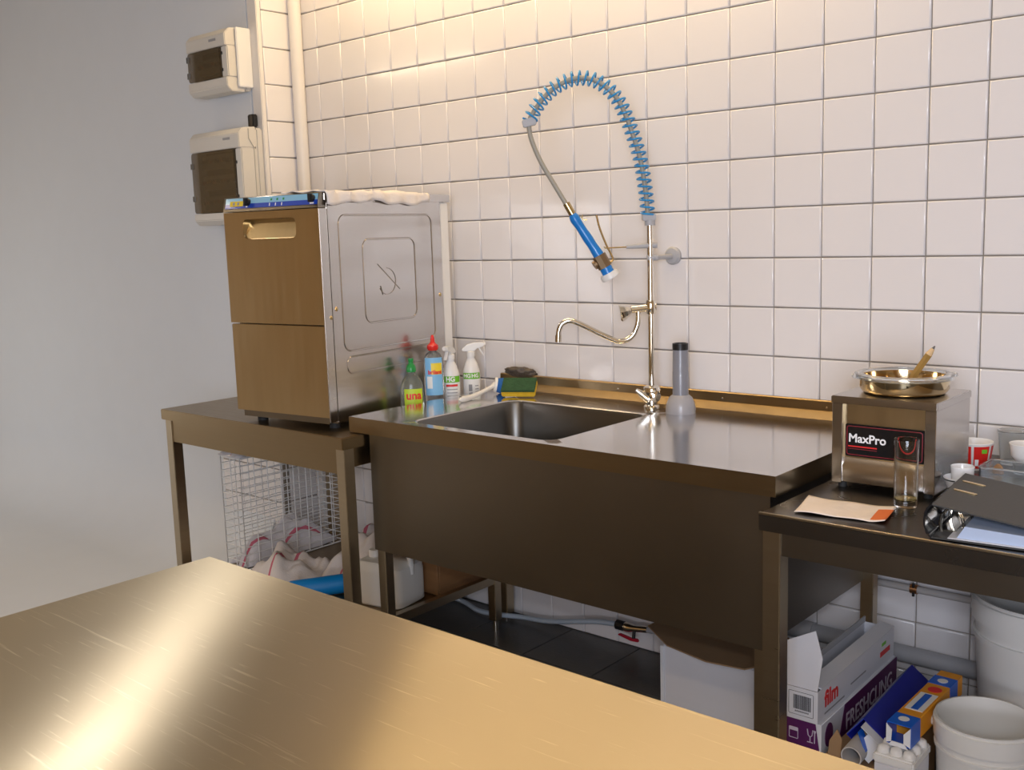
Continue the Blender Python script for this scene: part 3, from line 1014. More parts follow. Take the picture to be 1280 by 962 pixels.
def label_patch(r, sy, z0, z1, a0, a1, d=0.0008, n=14):
    """curved label, centre at local -y"""
    bm = nb()
    A, B = [], []
    for i in range(n + 1):
        a = -PI / 2 + R(a0 + (a1 - a0) * i / n)
        A.append(bm.verts.new(((r + d) * math.cos(a), sy * (r + d) * math.sin(a) - d * (1 - sy), z0)))
        B.append(bm.verts.new(((r + d) * math.cos(a), sy * (r + d) * math.sin(a) - d * (1 - sy), z1)))
    for i in range(n):
        bm.faces.new((A[i], A[i + 1], B[i + 1], B[i]))
    return bm


# washing-up liquid
TZ = 0.8405
t = thing('washing_up_bottle', 'small clear washing-up bottle with green cap and lime label', 'bottle', (0.940, -0.434, TZ), CAMR)
obj('bottle_body', lathe([(0, 0), (0.038, 0), (0.042, 0.006), (0.042, 0.06), (0.040, 0.10), (0.034, 0.125), (0.022, 0.142), (0.013, 0.150), (0.013, 0.158), (0, 0.158)], 28, sy=0.62), 'clear_green', t)
cap = obj('cap', lathe([(0, 0.156), (0.017, 0.156), (0.018, 0.165), (0.015, 0.178), (0.009, 0.184), (0.008, 0.192), (0.010, 0.196), (0.009, 0.203), (0, 0.204)], 22), 'cap_green', t)
lb = obj('label', label_patch(0.042, 0.62, 0.02, 0.098, -40, 55), 'label_lime', t)
lp = obj('label', label_patch(0.0423, 0.62, 0.012, 0.045, -25, 50), 'label_green', t)
lettering('una', 0.040, 'label_red', t, T(0, -0.0005, 0.074), bend=(0.0432, 0.62), bold=0.0012, off=0.006)

t = thing('rinse_aid_bottle', 'tall clear bottle with red cap and blue-yellow label', 'bottle', (0.938, -0.322, TZ), CAMR)
obj('bottle_body', lathe([(0, 0), (0.032, 0), (0.036, 0.006), (0.036, 0.17), (0.034, 0.19), (0.026, 0.207), (0.014, 0.216), (0.012, 0.222), (0, 0.222)], 28, sy=0.68), 'clear_plastic', t)
obj('cap', lathe([(0, 0.220), (0.017, 0.220), (0.021, 0.228), (0.020, 0.238), (0.012, 0.244), (0.008, 0.250), (0.007, 0.262), (0.004, 0.274), (0, 0.275)], 22), 'cap_red', t)
obj('label', label_patch(0.036, 0.68, 0.060, 0.195, -55, 55), 'label_blue', t)
obj('label', label_patch(0.0364, 0.68, 0.135, 0.176, -15, 50), 'label_yellow', t)
obj('label', label_patch(0.0364, 0.68, 0.085, 0.128, -42, -10), 'label_white', t)
lettering('brilant', 0.020, 'label_red', t, T(0, -0.0006, 0.143), bend=(0.0372, 0.68), bold=0.0008, off=0.004)


def spray(loc, rz, label, text, hr=0.0):
    HM = Matrix.Rotation(R(hr), 4, 'Z')
    t = thing('spray_bottle', label, 'spray bottle', loc, rz, 'white spray bottles')
    obj('bottle_body', lathe([(0, 0), (0.030, 0), (0.033, 0.006), (0.033, 0.10), (0.031, 0.125), (0.022, 0.155), (0.014, 0.170), (0.013, 0.180), (0, 0.180)], 26, sy=0.8), 'white_plastic', t)
    obj('label', label_patch(0.033, 0.8, 0.095, 0.118, -62, 62), 'label_green', t)
    obj('label', label_patch(0.033, 0.8, 0.012, 0.0945, -62, 62), 'label_white', t)
    if text:
        lettering('HG', 0.024, 'ink_white', t, T(0, -0.0005, 0.1065), bend=(0.0342, 0.8), bold=0.0008, off=-0.004)
        obj('printed_line', label_patch(0.0336, 0.8, 0.080, 0.088, -35, 40), 'label_red', t)
    else:
        lettering('HG', 0.020, 'ink_white', t, T(0, -0.0005, 0.1065), bend=(0.0342, 0.8), bold=0.0006, off=0.014)
        lettering('HG', 0.020, 'ink_white', t, T(0, -0.0005, 0.1065), bend=(0.0342, 0.8), bold=0.0006, off=-0.018)
        obj('printed_picture', label_patch(0.0336, 0.8, 0.050, 0.075, -20, 2), 'ink_grey', t)
    for i in range(3):
        obj('printed_line', label_patch(0.0336, 0.8, 0.068 - i * 0.012, 0.071 - i * 0.012, -30 if text else 20, 38 if text else 45), 'ink_grey', t)
    obj('printed_band', label_patch(0.0336, 0.8, 0.016, 0.024, -50, 45), 'ink_dark' if text else 'ink_grey', t)
    obj('neck_ring', lathe([(0, 0.176), (0.016, 0.176), (0.016, 0.194), (0.011, 0.198), (0, 0.198)], 22), 'white_plastic', t)
    hd = obj('trigger_head', prism([(-0.034, 0.199), (-0.012, 0.196), (0.014, 0.196), (0.022, 0.206), (0.050, 0.214), (0.050, 0.229), (0.012, 0.228), (-0.012, 0.222), (-0.030, 0.208)], 1, -0.010, 0.010, M=HM), 'white_plastic', t, bevel=0.003)
    obj('trigger', prism([(0.026, 0.210), (0.034, 0.210), (0.050, 0.180), (0.046, 0.178)], 1, -0.006, 0.006, M=HM), 'white_plastic', hd, bevel=0.0015, seg=1)
    obj('nozzle', cyl(HM @ Vector((0.050, 0, 0.222)), HM @ Vector((0.056, 0, 0.222)), 0.007, 14), 'white_plastic', hd)
    return t


spray((0.938, -0.235, TZ), R(47), 'white spray bottle with green band next to the red-capped bottle', True, -115)
spray((0.942, -0.130, TZ), R(44), 'white spray bottle nearest the tiled wall with trigger head turned right', False)
# ------------------------------------------------------------------ brush, sponge, wool
t = thing('dish_brush', 'white dish brush with blue bristle head lying on the sink edge', 'brush', (1.105, -0.27, SZ))
hp = [(1.125, -0.392, 0.906), (1.112, -0.33, 0.902), (1.10, -0.26, 0.908), (1.094, -0.20, 0.918), (1.091, -0.165, 0.926)]
hb = tube(smooth_path(hp, 5), [0.0, 0.009, 0.011, 0.011, 0.0105, .010, .0095, .009, .009, .0085, .008, .008, .0075, .0075, .0075, .0075, .0075, .008, .009, .010, .012], 12)
hnd = obj('handle', hb, 'white_plastic', t, world=True)
obj('hanging_hole', lathe([(0, 0), (0.0045, 0), (0.0045, 0.001), (0, 0.001)], 14, (1.121, -0.378, 0.9135)), 'ink_dark', hnd, world=True)
ax = Vector((0.45, 0.45, -0.12)).normalized()
MB = Matrix.Translation((1.094, -0.165, 0.926)) @ ax.to_track_quat('Z', 'Y').to_matrix().to_4x4()
obj('head_plate', lathe([(0, -0.006), (0.024, -0.006), (0.027, -0.002), (0.027, 0.004), (0, 0.004)], 24, M=MB), 'white_plastic', t, world=True)
obj('bristles', lathe([(0, 0.004), (0.025, 0.004), (0.029, 0.022), (0.028, 0.030), (0.012, 0.033), (0, 0.033)], 24, M=MB), 'bristle_blue', t, world=True)

t = thing('sponge', 'yellow sponge with dark green scouring side at the basin corner', 'sponge', (1.205, -0.160, SZ), R(30))
obj('foam', box(-0.060, 0.060, -0.036, 0.036, 0.0, 0.022, Matrix.Rotation(R(32), 4, 'X') @ T(0, 0.004, 0.022)), 'sponge_yellow', t, bevel=0.004)
obj('scouring_pad', box(-0.060, 0.060, -0.036, 0.036, 0.0222, 0.031, Matrix.Rotation(R(32), 4, 'X') @ T(0, 0.004, 0.022)), 'scour_green', t, bevel=0.002)
bm = nb()
bmesh.ops.create_icosphere(bm, subdivisions=4, radius=1.0)
for v in bm.verts:
    p = v.co.copy()
    f = 1 + 0.10 * math.sin(7 * p.x + 3 * p.y) * math.sin(6 * p.z + 2) + 0.07 * math.sin(15 * p.y + 4) * math.cos(13 * p.x)
    v.co = Vector((p.x * 0.058 * f, p.y * 0.034 * f, p.z * 0.018 * f))
wool = obj('steel_wool', bm, 'steel_wool', None, ang=180)
wool.location = (1.155, -0.098, 0.968)
wool.rotation_euler = (R(-22), R(4), R(24))
tag(wool, 'dark crumpled steel wool pad leaning on top of the sponge', 'scourer')

# ================================================================== counter machine with the MaxPro plate
t = mx = thing('counter_appliance', 'square stainless steel counter appliance with MaxPro name plate', 'appliance', (2.66, -0.46, 0.838))
X0, X1, Y0, Y1, ZB, ZT = 2.541, 2.783, -0.577, -0.345, 0.850, 1.060
obj('top_cover', box(X0 - 0.002, X1 + 0.003, Y0 - 0.004, Y1, ZT - 0.018, ZT), 'steel_machine', t, bevel=0.002, world=True)
obj('side_wall', box(X0, X0 + 0.025, Y0, Y1, ZB, ZT - 0.018), 'steel_machine', t, bevel=0.001, seg=1, world=True)
obj('side_wall', box(X1 - 0.025, X1, Y0, Y1, ZB, ZT - 0.018), 'steel_machine', t, bevel=0.001, seg=1, world=True)
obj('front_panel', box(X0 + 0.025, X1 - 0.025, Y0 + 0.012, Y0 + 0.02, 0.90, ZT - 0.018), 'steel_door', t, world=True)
obj('lower_panel', prism([(Y0 + 0.004, ZB + 0.004), (Y0 + 0.002, 0.893), (Y0 + 0.014, 0.915), (Y1, 0.915), (Y1, ZB + 0.004)], 0, X0 + 0.025, X1 - 0.025), 'steel_machine', t, world=True)
obj('rear_wall', box(X0 + 0.025, X1 - 0.025, Y1 - 0.01, Y1, 0.915, ZT - 0.018), 'steel_machine', t, world=True)
for x in (X0 + 0.02, X1 - 0.02):
    for y in (Y0 + 0.02, Y1 - 0.02):
        obj('foot', cyl((x, y, 0.838), (x, y, 0.851), 0.010, 14), 'rubber', t, world=True)
pl = obj('name_plate', box(2.571, 2.757, Y0 + 0.006, Y0 + 0.012, 0.916, 0.994), 'black_gloss', t, bevel=0.002, world=True, label='glossy black plate reading MaxPro')
fr = tube([(a, Y0 + 0.0055, b) for a, b in rrect(2.576, 2.752, 0.921, 0.989, 0.005, 3)], 0.0010, 5, closed=True)
obj('plate_border', fr, 'ink_dim', pl, world=True)
Mx = wm(mx).inverted()
lettering('MaxPro', 0.0285, 'ink_white', pl, Mx @ T(2.6245, Y0 + 0.0055, 0.960) @ FRONT, bold=0.0006)
obj('printed_line', box(2.579, 2.648, Y0 + 0.0052, Y0 + 0.0058, 0.9395, 0.9425), 'label_red', pl, world=True)
obj('printed_line', box(2.579, 2.648, Y0 + 0.0052, Y0 + 0.0058, 0.9345, 0.9358), 'ink_dim', pl, world=True)
ring = tube([(2.718 + 0.024 * math.cos(R(a)), Y0 + 0.0055, 0.957 + 0.024 * math.sin(R(a))) for a in range(150, 400, 10)], 0.0018, 6)
obj('dial_scale', ring, 'label_red', pl, world=True)
kn = lathe([(0, 0), (0.014, 0), (0.013, 0.012), (0.010, 0.015), (0, 0.015)], 20, (2.718, Y0 + 0.006, 0.957), Matrix.Rotation(PI / 2, 4, 'X'))
obj('dial_knob', kn, 'black', pl, world=True)

# steel dish with clear rim, and the pencil in it
t = thing('dish', 'shallow shiny steel dish with clear plastic rim on the counter appliance', 'dish', (2.665, -0.455, 1.0605))
obj('bowl', lathe([(0, 0), (0.090, 0), (0.096, 0.004), (0.101, 0.012), (0.103, 0.040), (0.098, 0.040), (0.095, 0.012), (0.085, 0.006), (0, 0.006)], 48), 'bowl_steel', t)
rim = obj('clear_rim', lathe([(0.104, 0.034), (0.112, 0.036), (0.113, 0.046), (0.106, 0.048), (0.094, 0.047), (0.094, 0.044), (0.103, 0.042), (0.104, 0.034)], 48), 'clear_plastic', t)
for a in (20, 200):
    obj('rim_tab', box(0.109, 0.120, -0.012, 0.012, 0.036, 0.046, Matrix.Rotation(R(a + 15), 4, 'Z')), 'clear_plastic', t, bevel=0.002)
t = thing('pencil', 'thick brown pencil standing point up in the steel dish', 'pencil', (2.680, -0.45, 1.068))
pa, pb = Vector((2.668, -0.462, 1.069)), Vector((2.729, -0.440, 1.172))
obj('barrel', tube([pa, pa.lerp(pb, 0.80)], 0.0088, 6), 'pencil_paint', t, ang=20, world=True)
obj('sharpened_wood', tube([pa.lerp(pb, 0.80), pa.lerp(pb, 0.94)], [0.0086, 0.0042], 10), 'pencil_wood', t, world=True)
obj('lead', tube([pa.lerp(pb, 0.94), pb], [0.0036, 0.0014], 8), 'graphite', t, world=True)

# tall glass
t = thing('drinking_glass', 'tall straight drinking glass in front of the counter appliance', 'glass', (2.748, -0.657, 0.8382))
obj('glass_wall', lathe([(0, 0), (0.0235, 0), (0.0245, 0.003), (0.0265, 0.151), (0.0262, 0.1525), (0.0248, 0.151), (0.0228, 0.018), (0.018, 0.014), (0, 0.013)], 40), 'glass', t)
obj('drink_rest', lathe([(0, 0.0135), (0.0178, 0.0145), (0.0226, 0.0185), (0.0227, 0.021), (0, 0.021)], 32), 'yellow_liquid', t)

# paper
bm = nb()
A, B, Cc, Dd = Vector((2.575, -0.846, 0)), Vector((2.765, -0.822, 0)), Vector((2.742, -0.690, 0)), Vector((2.550, -0.720, 0))
gr = []
for i in range(25):
    row = []
    u = i / 24
    for j in range(13):
        v = j / 12
        p = A.lerp(B, u).lerp(Dd.lerp(Cc, u), v)
        z = 0.8425 + 0.0018 * math.sin(5 * u + 2 * v) + 0.0014 * math.sin(11 * u - 4 * v) + 0.008 * max(0, u - 0.85) / 0.15 * (1 - v) ** 2 + 0.003 * (1 - u) * (v)
        row.append(bm.verts.new((p.x, p.y, z)))
    gr.append(row)
for i in range(24):
    for j in range(12):
        f = bm.faces.new((gr[i][j], gr[i + 1][j], gr[i + 1][j + 1], gr[i][j + 1]))
        if i >= 20 and 1 <= j <= 8:
            f.material_index = 1
pp = obj('paper_sheet', bm, ['paper_cream', 'orange_print'], None, ang=80)
s_ = pp.modifiers.new('thick', 'SOLIDIFY')
s_.thickness = 0.0012
tag(pp, 'creased cream paper slip with orange printed end lying on the right worktable', 'paper')

# ring binder
t = bd = thing('ring_binder', 'black lever arch binder lying slightly open on the right worktable', 'binder', (2.876, -0.868, 0.8385), R(5.5))
LY = 0.295
obj('bottom_cover', box(0.0, 0.285, 0, LY, 0.0005, 0.004), 'binder_board', t, bevel=0.0008, seg=1)
top = prism([(0.0, 0.068), (0.285, 0.028), (0.2855, 0.0315), (0.0, 0.0715)], 1, 0, LY)
tc_ = obj('top_cover', top, 'binder_board', t, bevel=0.0008, seg=1)
sp_pts = [(0.0, 0.0005), (-0.010, 0.010), (-0.0145, 0.024), (-0.0155, 0.036), (-0.0145, 0.050), (-0.010, 0.062), (0.0, 0.0715)]
sp_in = [(0.0, 0.068), (-0.007, 0.059), (-0.011, 0.048), (-0.012, 0.036), (-0.011, 0.025), (-0.007, 0.013), (0.0, 0.004)]
obj('spine', prism(sp_pts + sp_in, 1, 0, LY), 'black_gloss', t, ang=60)
st = nb()
prism([(0.045, 0.0045), (0.275, 0.0045), (0.275, 0.022), (0.060, 0.030)], 1, 0.012, LY - 0.01, st)
obj('sheet_stack', st, 'paper_blue', t, label='stack of bluish sheets')
obj('sheet_stack', box(0.03, 0.28, 0.004, LY - 0.012, 0.0041, 0.0052), 'paper_white', t)
mech = obj('ring_plate', box(0.006, 0.036, 0.05, 0.20, 0.0042, 0.008), 'chrome', t, bevel=0.001, seg=1)
for y in (0.075, 0.155):
    for dx in (0.0, 0.004):
        obj('ring', tube([(0.021 + dx + 0.022 * math.cos(R(a)), y, 0.008 + 0.040 * math.sin(R(a))) for a in range(0, 181, 15)], 0.0016, 8), 'chrome', mech)
obj('lever', tube([(0.012, 0.03, 0.009), (0.010, 0.028, 0.03), (0.014, 0.02, 0.05)], 0.003, 8), 'chrome', mech)
an = math.atan2(-0.04, 0.285)
for yy in (0.140, 0.222):
    Ms = T(0.010, yy, 0.0715) @ Matrix.Rotation(-an, 4, 'Y')
    obj('slot', prism(rrect(0.0, 0.046, -0.005, 0.005, 0.0045, 4), 2, -0.0016, 0.0002, M=Ms), 'brass', tc_)

# cups and tubs behind the binder
t = thing('paper_tub', 'red and white printed paper tub against the tiled wall', 'tub', (2.754, -0.205, 0.8382))
obj('tub_wall', lathe([(0, 0.002), (0.034, 0.002), (0.035, 0.0), (0.036, 0.002), (0.045, 0.066), (0.046, 0.068), (0.0445, 0.070), (0.043, 0.066), (0.034, 0.005), (0, 0.005)], 36), 'cup_white', t)
for k, a0 in enumerate((-88, -28, 34)):
    bm = nb()
    A_, B_ = [], []
    for i in range(9):
        a = -PI / 2 + R(44 + a0 + 52 * i / 8)
        r0, r1 = 0.0370, 0.0450
        A_.append(bm.verts.new((r0 * math.cos(a), r0 * math.sin(a), 0.006)))
        B_.append(bm.verts.new((r1 * math.cos(a), r1 * math.sin(a), 0.063)))
    for i in range(8):
        bm.faces.new((A_[i], A_[i + 1], B_[i + 1], B_[i]))
    obj('printed_field', bm, 'cup_red', t)
obj('printed_spot', label_patch(0.0445, 1.0, 0.046, 0.056, 40, 58), 'label_green', t)
obj('printed_spot', label_patch(0.0405, 1.0, 0.014, 0.030, 20, 32), 'ink_white', t)
obj('printed_spot', label_patch(0.0405, 1.0, 0.012, 0.024, 56, 72), 'ink_white', t)

t = thing('rice_bowl', 'small white bowl with dark rim line beside the counter appliance', 'bowl', (2.823, -0.527, 0.8382))
obj('bowl_wall', lathe([(0, 0), (0.015, 0), (0.016, 0.006), (0.030, 0.032), (0.0365, 0.050), (0.035, 0.051), (0.028, 0.034), (0.012, 0.009), (0, 0.008)], 32), 'ceramic', t)
obj('rim_line', lathe([(0.0345, 0.0445), (0.0357, 0.0475), (0.0362, 0.0475), (0.0350, 0.0445)], 32), 'ink_dark', t)
t = thing('espresso_cup', 'small plain white cup stacked in the rim-lined bowl', 'cup', (2.826, -0.524, 0.869))
obj('cup_wall', lathe([(0, 0), (0.020, 0), (0.022, 0.003), (0.0255, 0.044), (0.0245, 0.045), (0.0235, 0.043), (0.020, 0.006), (0, 0.005)], 32), 'ceramic', t)

t = thing('plastic_tray', 'clear plastic tray standing behind the binder', 'tray', (2.885, -0.315, 0.8382))
tr = nb()
for (a, b, c, d) in ((-0.07, 0.07, -0.05, -0.047), (-0.07, 0.07, 0.047, 0.05), (-0.07, -0.067, -0.047, 0.047), (0.067, 0.07, -0.047, 0.047)):
    bx(tr, a, b, c, d, 0.0, 0.040)
bx(tr, -0.067, 0.067, -0.047, 0.047, 0.0, 0.003)
obj('tray_wall', tr, 'clear_plastic', t)
obj('tray_lip', tube([(a, b, 0.041) for a, b in rrect(-0.072, 0.072, -0.052, 0.052, 0.006, 3)], 0.002, 6, closed=True), 'clear_plastic', t)

t = thing('plastic_cup', 'clear plastic cup near the right picture edge against the wall', 'cup', (2.818, -0.105, 0.8382))
obj('cup_wall', lathe([(0, 0), (0.027, 0), (0.028, 0.003), (0.036, 0.084), (0.037, 0.085), (0.0365, 0.087), (0.0345, 0.085), (0.0265, 0.004), (0, 0.003)], 32), 'clear_plastic', t)
t = thing('white_tub', 'white plastic tub on a clear cup at the right picture edge', 'tub', (2.875, -0.200, 0.8382))
obj('tub_wall', lathe([(0, 0.030), (0.022, 0.030), (0.034, 0.045), (0.038, 0.073), (0.0395, 0.074), (0.039, 0.076), (0.0365, 0.074), (0.032, 0.047), (0, 0.034)], 32), 'cup_white', t)
obj('cup_below', lathe([(0, 0), (0.026, 0), (0.030, 0.03), (0.028, 0.03), (0.024, 0.003), (0, 0.002)], 28), 'clear_plastic', t)
t = thing('sauce_sachet', 'small orange sachet lying below the white tub', 'sachet', (2.822, -0.238, 0.8382))
obj('sachet_body', prism([(-0.014, 0.0), (0.014, 0.0), (0.011, 0.018), (0.0, 0.027), (-0.010, 0.018)], 1, -0.004, 0.004), 'box_orange', t, bevel=0.002)

# ================================================================== under the right worktable and sink
FBR = R(1.0)
t = thing('cling_film_carton', 'large purple carton reading FRESHCLING under the right worktable', 'carton', (2.484, -0.700, 0.0), FBR)
CH, CW, CL = 0.286, 0.094, 0.500
obj('carton_body', box(0, CW, 0, CL, 0.0, CH), 'carton_white', t, bevel=0.0015, seg=1)
obj('printed_front', prism([(0.001, 0.002), (CW - 0.001, 0.002), (CW - 0.001, 0.20), (0.080, CH - 0.001), (0.001, CH - 0.001)], 1, -0.0012, 0.0), 'purple_print', t)
obj('printed_side', prism([(0.10, 0.19), (CL - 0.002, 0.19), (CL - 0.002, CH - 0.001), (0.14, CH - 0.001)], 0, CW, CW + 0.0012), 'purple_print', t)
for yy, zz, ry, rz in ((0.045, 0.245, 0.024, 0.030), (0.050, 0.165, 0.020, 0.022)):
    obj('printed_blot', prism([(yy + ry * math.cos(a), zz + rz * math.sin(a)) for a in [2 * PI * q / 14 for q in range(14)]], 0, CW, CW + 0.001), 'purple_print', t)
lettering('FRESHCLING', 0.0165, 'ink_lilac', t, T(0.047, -0.0013, CH - 0.080) @ FRONT, sx=0.98, bold=0.0004)
lettering('FRESHCLING', 0.062, 'ink_lilac', t, T(CW + 0.0013, 0.305, CH - 0.052) @ SIDE, sx=0.90, bold=0.0006)
# food-safe glass and fork, and box pictograms
zi = CH - 0.050
ic = tube([(0.060, -0.0014, zi + 0.032), (0.062, -0.0014, zi + 0.018), (0.067, -0.0014, zi + 0.013), (0.072, -0.0014, zi + 0.018), (0.074, -0.0014, zi + 0.032)], 0.0012, 5)
tube([(0.067, -0.0014, zi + 0.013), (0.067, -0.0014, zi)], 0.0012, 5, ic)
tube([(0.060, -0.0014, zi), (0.074, -0.0014, zi)], 0.0012, 5, ic)
tube([(0.079, -0.0014, zi + 0.032), (0.078, -0.0014, zi)], 0.0013, 5, ic)
tube([(0.0765, -0.0014, zi + 0.032), (0.0785, -0.0014, zi + 0.020), (0.0815, -0.0014, zi + 0.032)], 0.0009, 5, ic)
obj('pictogram', ic, 'ink_lilac', t)
ic = tube([(a, -0.0014, b) for a, b in rrect(0.014, 0.036, zi, zi + 0.027, 0.001, 1)], 0.0010, 5, closed=True)
bx(ic, 0.014, 0.036, -0.0022, -0.0008, zi + 0.019, zi + 0.027)
obj('pictogram', ic, 'ink_lilac', t)

t = thing('film_box', 'white cling film box with open lid and red film lettering', 'box', (2.487, -0.703, 0.2865), FBR)
L_, H_, W_ = 0.500, 0.080, 0.083
fb = nb()
bx(fb, 0, W_, 0, L_, 0, 0.002)
bx(fb, 0, 0.002, 0, L_, 0.002, H_)
bx(fb, W_ - 0.002, W_, 0, L_, 0.002, H_)
bx(fb, 0.002, W_ - 0.002, 0, 0.002, 0.002, H_)
bx(fb, 0.002, W_ - 0.002, L_ - 0.002, L_, 0.002, H_)
obj('box_walls', fb, 'carton_white', t)
obj('raised_flap', prism([(0.0, H_), (0.080, H_), (0.092, H_ + 0.085), (0.074, H_ + 0.150), (0.0, H_ + 0.110)], 1, 0.004, 0.006), 'carton_white', t, label='end flap standing upright')
obj('inner_roll', cyl((0.042, 0.01, 0.040), (0.042, L_ - 0.01, 0.040), 0.030, 24), 'carton_inside', t)
obj('lid_strip', prism([(W_, H_), (W_ + 0.001, H_ + 0.004), (0.046, H_ + 0.012), (0.044, H_ + 0.008)], 1, 0.02, L_), 'carton_white', t)
obj('lid_edge', box(0.0, 0.004, 0.07, L_, H_, H_ + 0.016), 'carton_inside', t)
lettering('film', 0.056, 'label_red', t, T(W_ + 0.0006, 0.080, 0.046) @ SIDE, bold=0.0016)
obj('printed_line', box(W_, W_ + 0.0006, 0.20, 0.30, 0.026, 0.030), 'ink_grey', t)
obj('printed_line', box(W_, W_ + 0.0006, 0.04, 0.16, 0.010, 0.014), 'ink_grey', t)
obj('printed_spot', box(W_, W_ + 0.0006, 0.40, 0.47, 0.028, 0.042), 'label_red', t)
obj('printed_spot', box(W_, W_ + 0.0006, 0.41, 0.44, 0.055, 0.064), 'label_green', t)
bc = tube([(a, -0.0003, b) for a, b in rrect(0.010, 0.072, 0.012, 0.070, 0.001, 1)], 0.0006, 4, closed=True)
xx = 0.022
rnd = random.Random(3)
while xx < 0.066:
    w = rnd.choice((0.0008, 0.0012, 0.0018))
    bx(bc, xx, xx + w, -0.0006, 0.0, 0.026, 0.062)
    xx += w + rnd.choice((0.0008, 0.0012))
for i in range(9):
    bx(bc, 0.026 + i * 0.004, 0.0282 + i * 0.004, -0.0006, 0.0, 0.019, 0.0225)
obj('barcode', bc, 'ink_dark', t)

# brown carton carrying the foil box
t = thing('brown_carton', 'brown cardboard carton below the dark blue foil box', 'carton', (2.622, -0.715, 0.0), FBR)
obj('carton_body', box(-0.030, 0.095, 0, 0.42, 0, 0.225), 'carton_brown', t, bevel=0.002, seg=1)
obj('carton_flap', prism([(-0.02, 0.225), (0.01, 0.225), (0.014, 0.275), (0.002, 0.297), (-0.016, 0.265)], 1, 0.0, 0.003), 'carton_brown', t)
t = thing('foil_box', 'dark blue foil box with torn open end and cardboard tube', 'box', (2.634, -0.715, 0.2265), R(3))
Mf = Matrix.Rotation(R(-24), 4, 'Y') @ T(0, 0, 0.0)
Mf = T(0.002, 0, 0.050) @ Matrix.Rotation(R(38), 4, 'Y')
fb = nb()
for a in ((0, 0.078, 0, 0.002), (0, 0.002, 0.002, 0.062), (0.076, 0.078, 0.002, 0.062)):
    bx(fb, a[0], a[1], 0.03, 0.39, a[2], a[3], Mf)
bx(fb, 0.002, 0.076, 0.388, 0.39, 0.002, 0.062, Mf)
obj('box_walls', fb, 'foil_blue', t)
obj('box_lid', box(0.0, 0.078, 0.03, 0.39, 0.0622, 0.064, Mf), 'foil_blue', t)
obj('box_side', box(-0.0012, -0.0002, 0.03, 0.39, 0.001, 0.063, Mf), 'foil_blue_faded', t)
obj('printed_line', box(-0.0016, -0.0011, 0.09, 0.34, 0.026, 0.036, Mf), 'ink_lilac', t)
obj('torn_flap', box(0.008, 0.070, 0.000, 0.030, 0.060, 0.0615, Mf), 'paper_white', t)
obj('torn_flap', box(0.0, 0.045, 0.0, 0.0016, -0.050, 0.002, Mf @ T(0.030, 0.022, 0.050) @ Matrix.Rotation(R(-18), 4, 'X')), 'paper_white', t)
obj('torn_flap', box(0.002, 0.05, 0.0, 0.028, 0.0, 0.0016, Mf @ T(0.01, 0.0, 0.045) @ Matrix.Rotation(R(30), 4, 'Y')), 'bright_blue', t)
obj('roll_core', lathe([(0.021, 0), (0.024, 0), (0.024, 0.30), (0.021, 0.30), (0.021, 0)], 28, Vector((0.034, -0.028, 0.028)), Matrix.Rotation(-PI / 2, 4, 'X')), 'tube_cardboard', t)

# white lumpy tray with the orange box on it
t = thing('stand_carton', 'low white carton under the white tray at the bottom picture edge', 'carton', (2.732, -0.765, 0.0), FBR)
obj('carton_body', box(0, 0.084, 0, 0.11, 0, 0.275), 'carton_white', t, bevel=0.002, seg=1)
t = thing('lump_tray', 'white tray with rows of rounded white lumps under the orange box', 'tray', (2.729, -0.768, 0.2755), FBR)
obj('tray_base', box(0, 0.090, 0, 0.115, 0, 0.022), 'white_plastic', t, bevel=0.004)
for i in range(3):
    for j in range(3):
        lm = lathe([(0.0136, 0.018), (0.0138, 0.026), (0.012, 0.033), (0.007, 0.0365), (0, 0.037)], 14, (0.017 + i * 0.0285, 0.021 + j * 0.0365, 0), sy=1.1)
        obj('lump', lm, 'white_plastic', t, ang=80)
t = thing('orange_box', 'slim orange box with blue ends leaning over the white tray', 'box', (2.748, -0.735, 0.3135), R(-1))
Mo = Matrix.Rotation(R(0.8), 4, 'X') @ T(0, 0, 0.0)
obj('box_body', box(0, 0.052, 0.055, 0.33, 0, 0.050, Mo), 'box_orange', t, bevel=0.001, seg=1)
ob = nb()
bx(ob, 0, 0.0535, 0.0, 0.054, 0.049, 0.051, Mo)
bx(ob, -0.0005, 0.001, 0.0, 0.054, 0, 0.049, Mo)
bx(ob, 0.0525, 0.0540, 0.0, 0.054, 0, 0.049, Mo)
bx(ob, 0, 0.052, 0.0, 0.054, 0, 0.0015, Mo)
obj('open_end', ob, 'bright_blue', t, label='bright blue open end')
fl = nb()
prism([(-0.001, 0.002), (0.010, 0.006), (0.012, 0.034), (-0.001, 0.046)], 1, -0.002, 0.0, fl, Mo)
prism([(0.053, 0.002), (0.038, 0.008), (0.038, 0.030), (0.053, 0.048)], 1, -0.002, 0.0, fl, Mo)
prism([(0.004, -0.003), (0.048, -0.003), (0.040, 0.008), (0.012, 0.008)], 1, -0.003, -0.001, fl, Mo)
obj('end_flap', fl, 'paper_white', t)
obj('blue_band', box(-0.0008, 0.0528, 0.245, 0.295, -0.0008, 0.0508, Mo), 'bright_blue', t)
obj('printed_panel', box(0.006, 0.046, 0.085, 0.185, 0.05, 0.0508, Mo), 'label_white', t)
obj('printed_line', box(0.018, 0.034, 0.09, 0.18, 0.0508, 0.0512, Mo), 'bright_blue', t)
obj('printed_spot', lathe([(0, 0), (0.012, 0), (0.012, 0.0008), (0, 0.0008)], 20, Mo @ Vector((0.026, 0.27, 0.0508))), 'label_white', t)
obj('printed_spot', lathe([(0, 0), (0.016, 0), (0.016, 0.0008), (0, 0.0008)], 20, Mo @ Vector((0.028, 0.213, 0.0502))), 'label_red', t)
